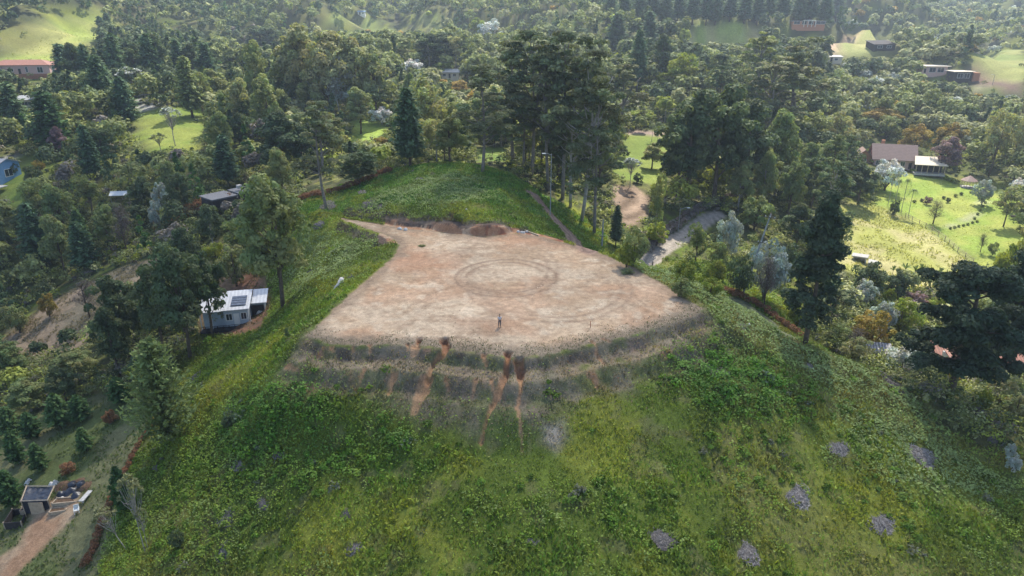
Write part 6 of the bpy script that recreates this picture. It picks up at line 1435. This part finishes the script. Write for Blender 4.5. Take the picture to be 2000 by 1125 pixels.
skinned('shirt', [(0, 0, .98), (0, 0, 1.12), (0, .01, 1.3), (0, .01, 1.45), (-.17, .01, 1.43), (-.22, .02, 1.22), (.17, .01, 1.43), (.22, .02, 1.22)], [(0, 1), (1, 2), (2, 3), (3, 4), (4, 5), (3, 6), (6, 7)], [(.175, .135), (.165, .13), (.18, .135), (.135, .1), .078, .068, .078, .068], M['shirt'], person)
skinned('trousers', [(0, 0, .97), (-.1, 0, .86), (-.115, -.02, .5), (-.12, .01, .12), (.1, 0, .86), (.115, -.02, .5), (.12, .01, .12)], [(0, 1), (1, 2), (2, 3), (0, 4), (4, 5), (5, 6)], [(.17, .13), .112, .08, .062, .112, .08, .062], M['trou'], person)
for s_ in (-1, 1): skinned('shoe', [(s_*.12, .04, .05), (s_*.13, -.06, .045), (s_*.14, -.17, .035)], [(0, 1), (1, 2)], [.055, .05, .038], M['black'], person)
skinned('hair', [(0, .03, 1.66), (0, .02, 1.73), (0, .0, 1.785)], [(0, 1), (1, 2)], [(.088, .085), (.092, .10), (.06, .07)], M['black'], person)
b = MB(); b.tube([(0, -.105, 1.655), (0, -.13, 1.635)], [.012, .02], 6); b.build('nose', M['skin'], person, True)
for s_ in (-1, 1):
    b = MB(); b.tube([(s_*.032, -.088, 1.675), (s_*.032, -.1, 1.675)], [.012, .008], 6); b.build('eye', M['black'], person); b = MB(); b.tube([(s_*.078, .0, 1.64), (s_*.092, .01, 1.67)], [.018, .02], 6); b.build('ear', M['skin'], person, True)
b = MB(); b.box(-.025, .025, -.105, -.096, 1.603, 1.61); b.build('mouth', M['brick'], person)
b = MB(); b.box(-.09, .09, -.36, -.29, 1.06, 1.12); b.box(-.05, .05, -.39, -.36, 1.09, 1.2); ct_ = b.build('remote_control', M['dk'], None, False, (x, y, z)); ct_.rotation_euler = person.rotation_euler; tag(ct_, 'small dark remote control held by the person on the clearing', 'remote control')
# ------------------------------------------------------------------ two calves on the meadow
def calf(label, px, py, mat, headmat, rz):
    x, y, z = hit(px, py); V = [(-.55, 0, .72), (-.2, 0, .74), (.2, 0, .74), (.5, 0, .78), (.75, 0, .92), (.92, 0, .95), (1.1, 0, .86)]; E_ = [(i, i+1) for i in range(6)]; R_ = [(.16, .18), (.2, .24), (.2, .23), (.16, .2), (.09, .12), (.09, .11), (.055, .06)]
    def ch(st, q_, r_):
        p = st
        for a, c_ in zip(q_, r_): V.append(a); R_.append((c_, c_)); E_.append((p, len(V)-1)); p = len(V)-1
    for s_ in (-.12, .12):
        ch(0, [(-.6, s_, .55), (-.5, s_*1.1, .42), (-.62, s_*1.1, .26), (-.58, s_*1.1, .03)], [.1, .06, .04, .045]); ch(3, [(.48, s_, .55), (.5, s_*1.1, .3), (.48, s_*1.1, .03)], [.08, .045, .045])
    ch(0, [(-.72, 0, .75), (-.8, 0, .4)], [.03, .02])
    me = bpy.data.meshes.new('calf'); me.from_pydata(V, E_, []); me.update(); o = mobj('calf', me, None, (x, y, z)); o.rotation_euler = (0, 0, rz); md = o.modifiers.new('skin', 'SKIN'); md.use_smooth_shade = True
    for i, r_ in enumerate(R_): me.skin_vertices[0].data[i].radius = r_
    me.skin_vertices[0].data[1].use_root = True; s_ = o.modifiers.new('sub', 'SUBSURF'); s_.levels = s_.render_levels = 2; me.materials.append(mat); tag(o, label, 'calf')
    b = MB(); b.tube([(.78, 0, .95), (.95, 0, .97), (1.14, 0, .85)], [.12, .13, .08], 8); b.build('head', headmat, o, True)
    for s2 in (-1, 1): b = MB(); b.tube([(.86, s2*.1, 1.02), (.82, s2*.24, 1.05)], [.045, .02], 5); b.build('ear', headmat, o)
calf('black calf at the low right corner of the sunny meadow', 1860, 526, M['black'], M['black'], R(75)); calf('white calf with dark head at the meadow corner, right of the black one', 1874, 526, M['sack'], M['black'], R(15))
# ------------------------------------------------------------------ haze
def haze():
    b = MB(); b.box(-2600, 2600, -2600, 3150, -90, 235); m, t, out = newmat('haze_air'); v = nd(t, 'ShaderNodeVolumePrincipled')
    v.inputs['Color'].default_value = (.72, .84, 1.0, 1); v.inputs['Density'].default_value = HAZE; v.inputs['Anisotropy'].default_value = .35; t.links.new(v.outputs[0], out.inputs['Volume'])
    o = b.build('haze', m); tag(o, kind='stuff')
HAZE = .00027
haze()
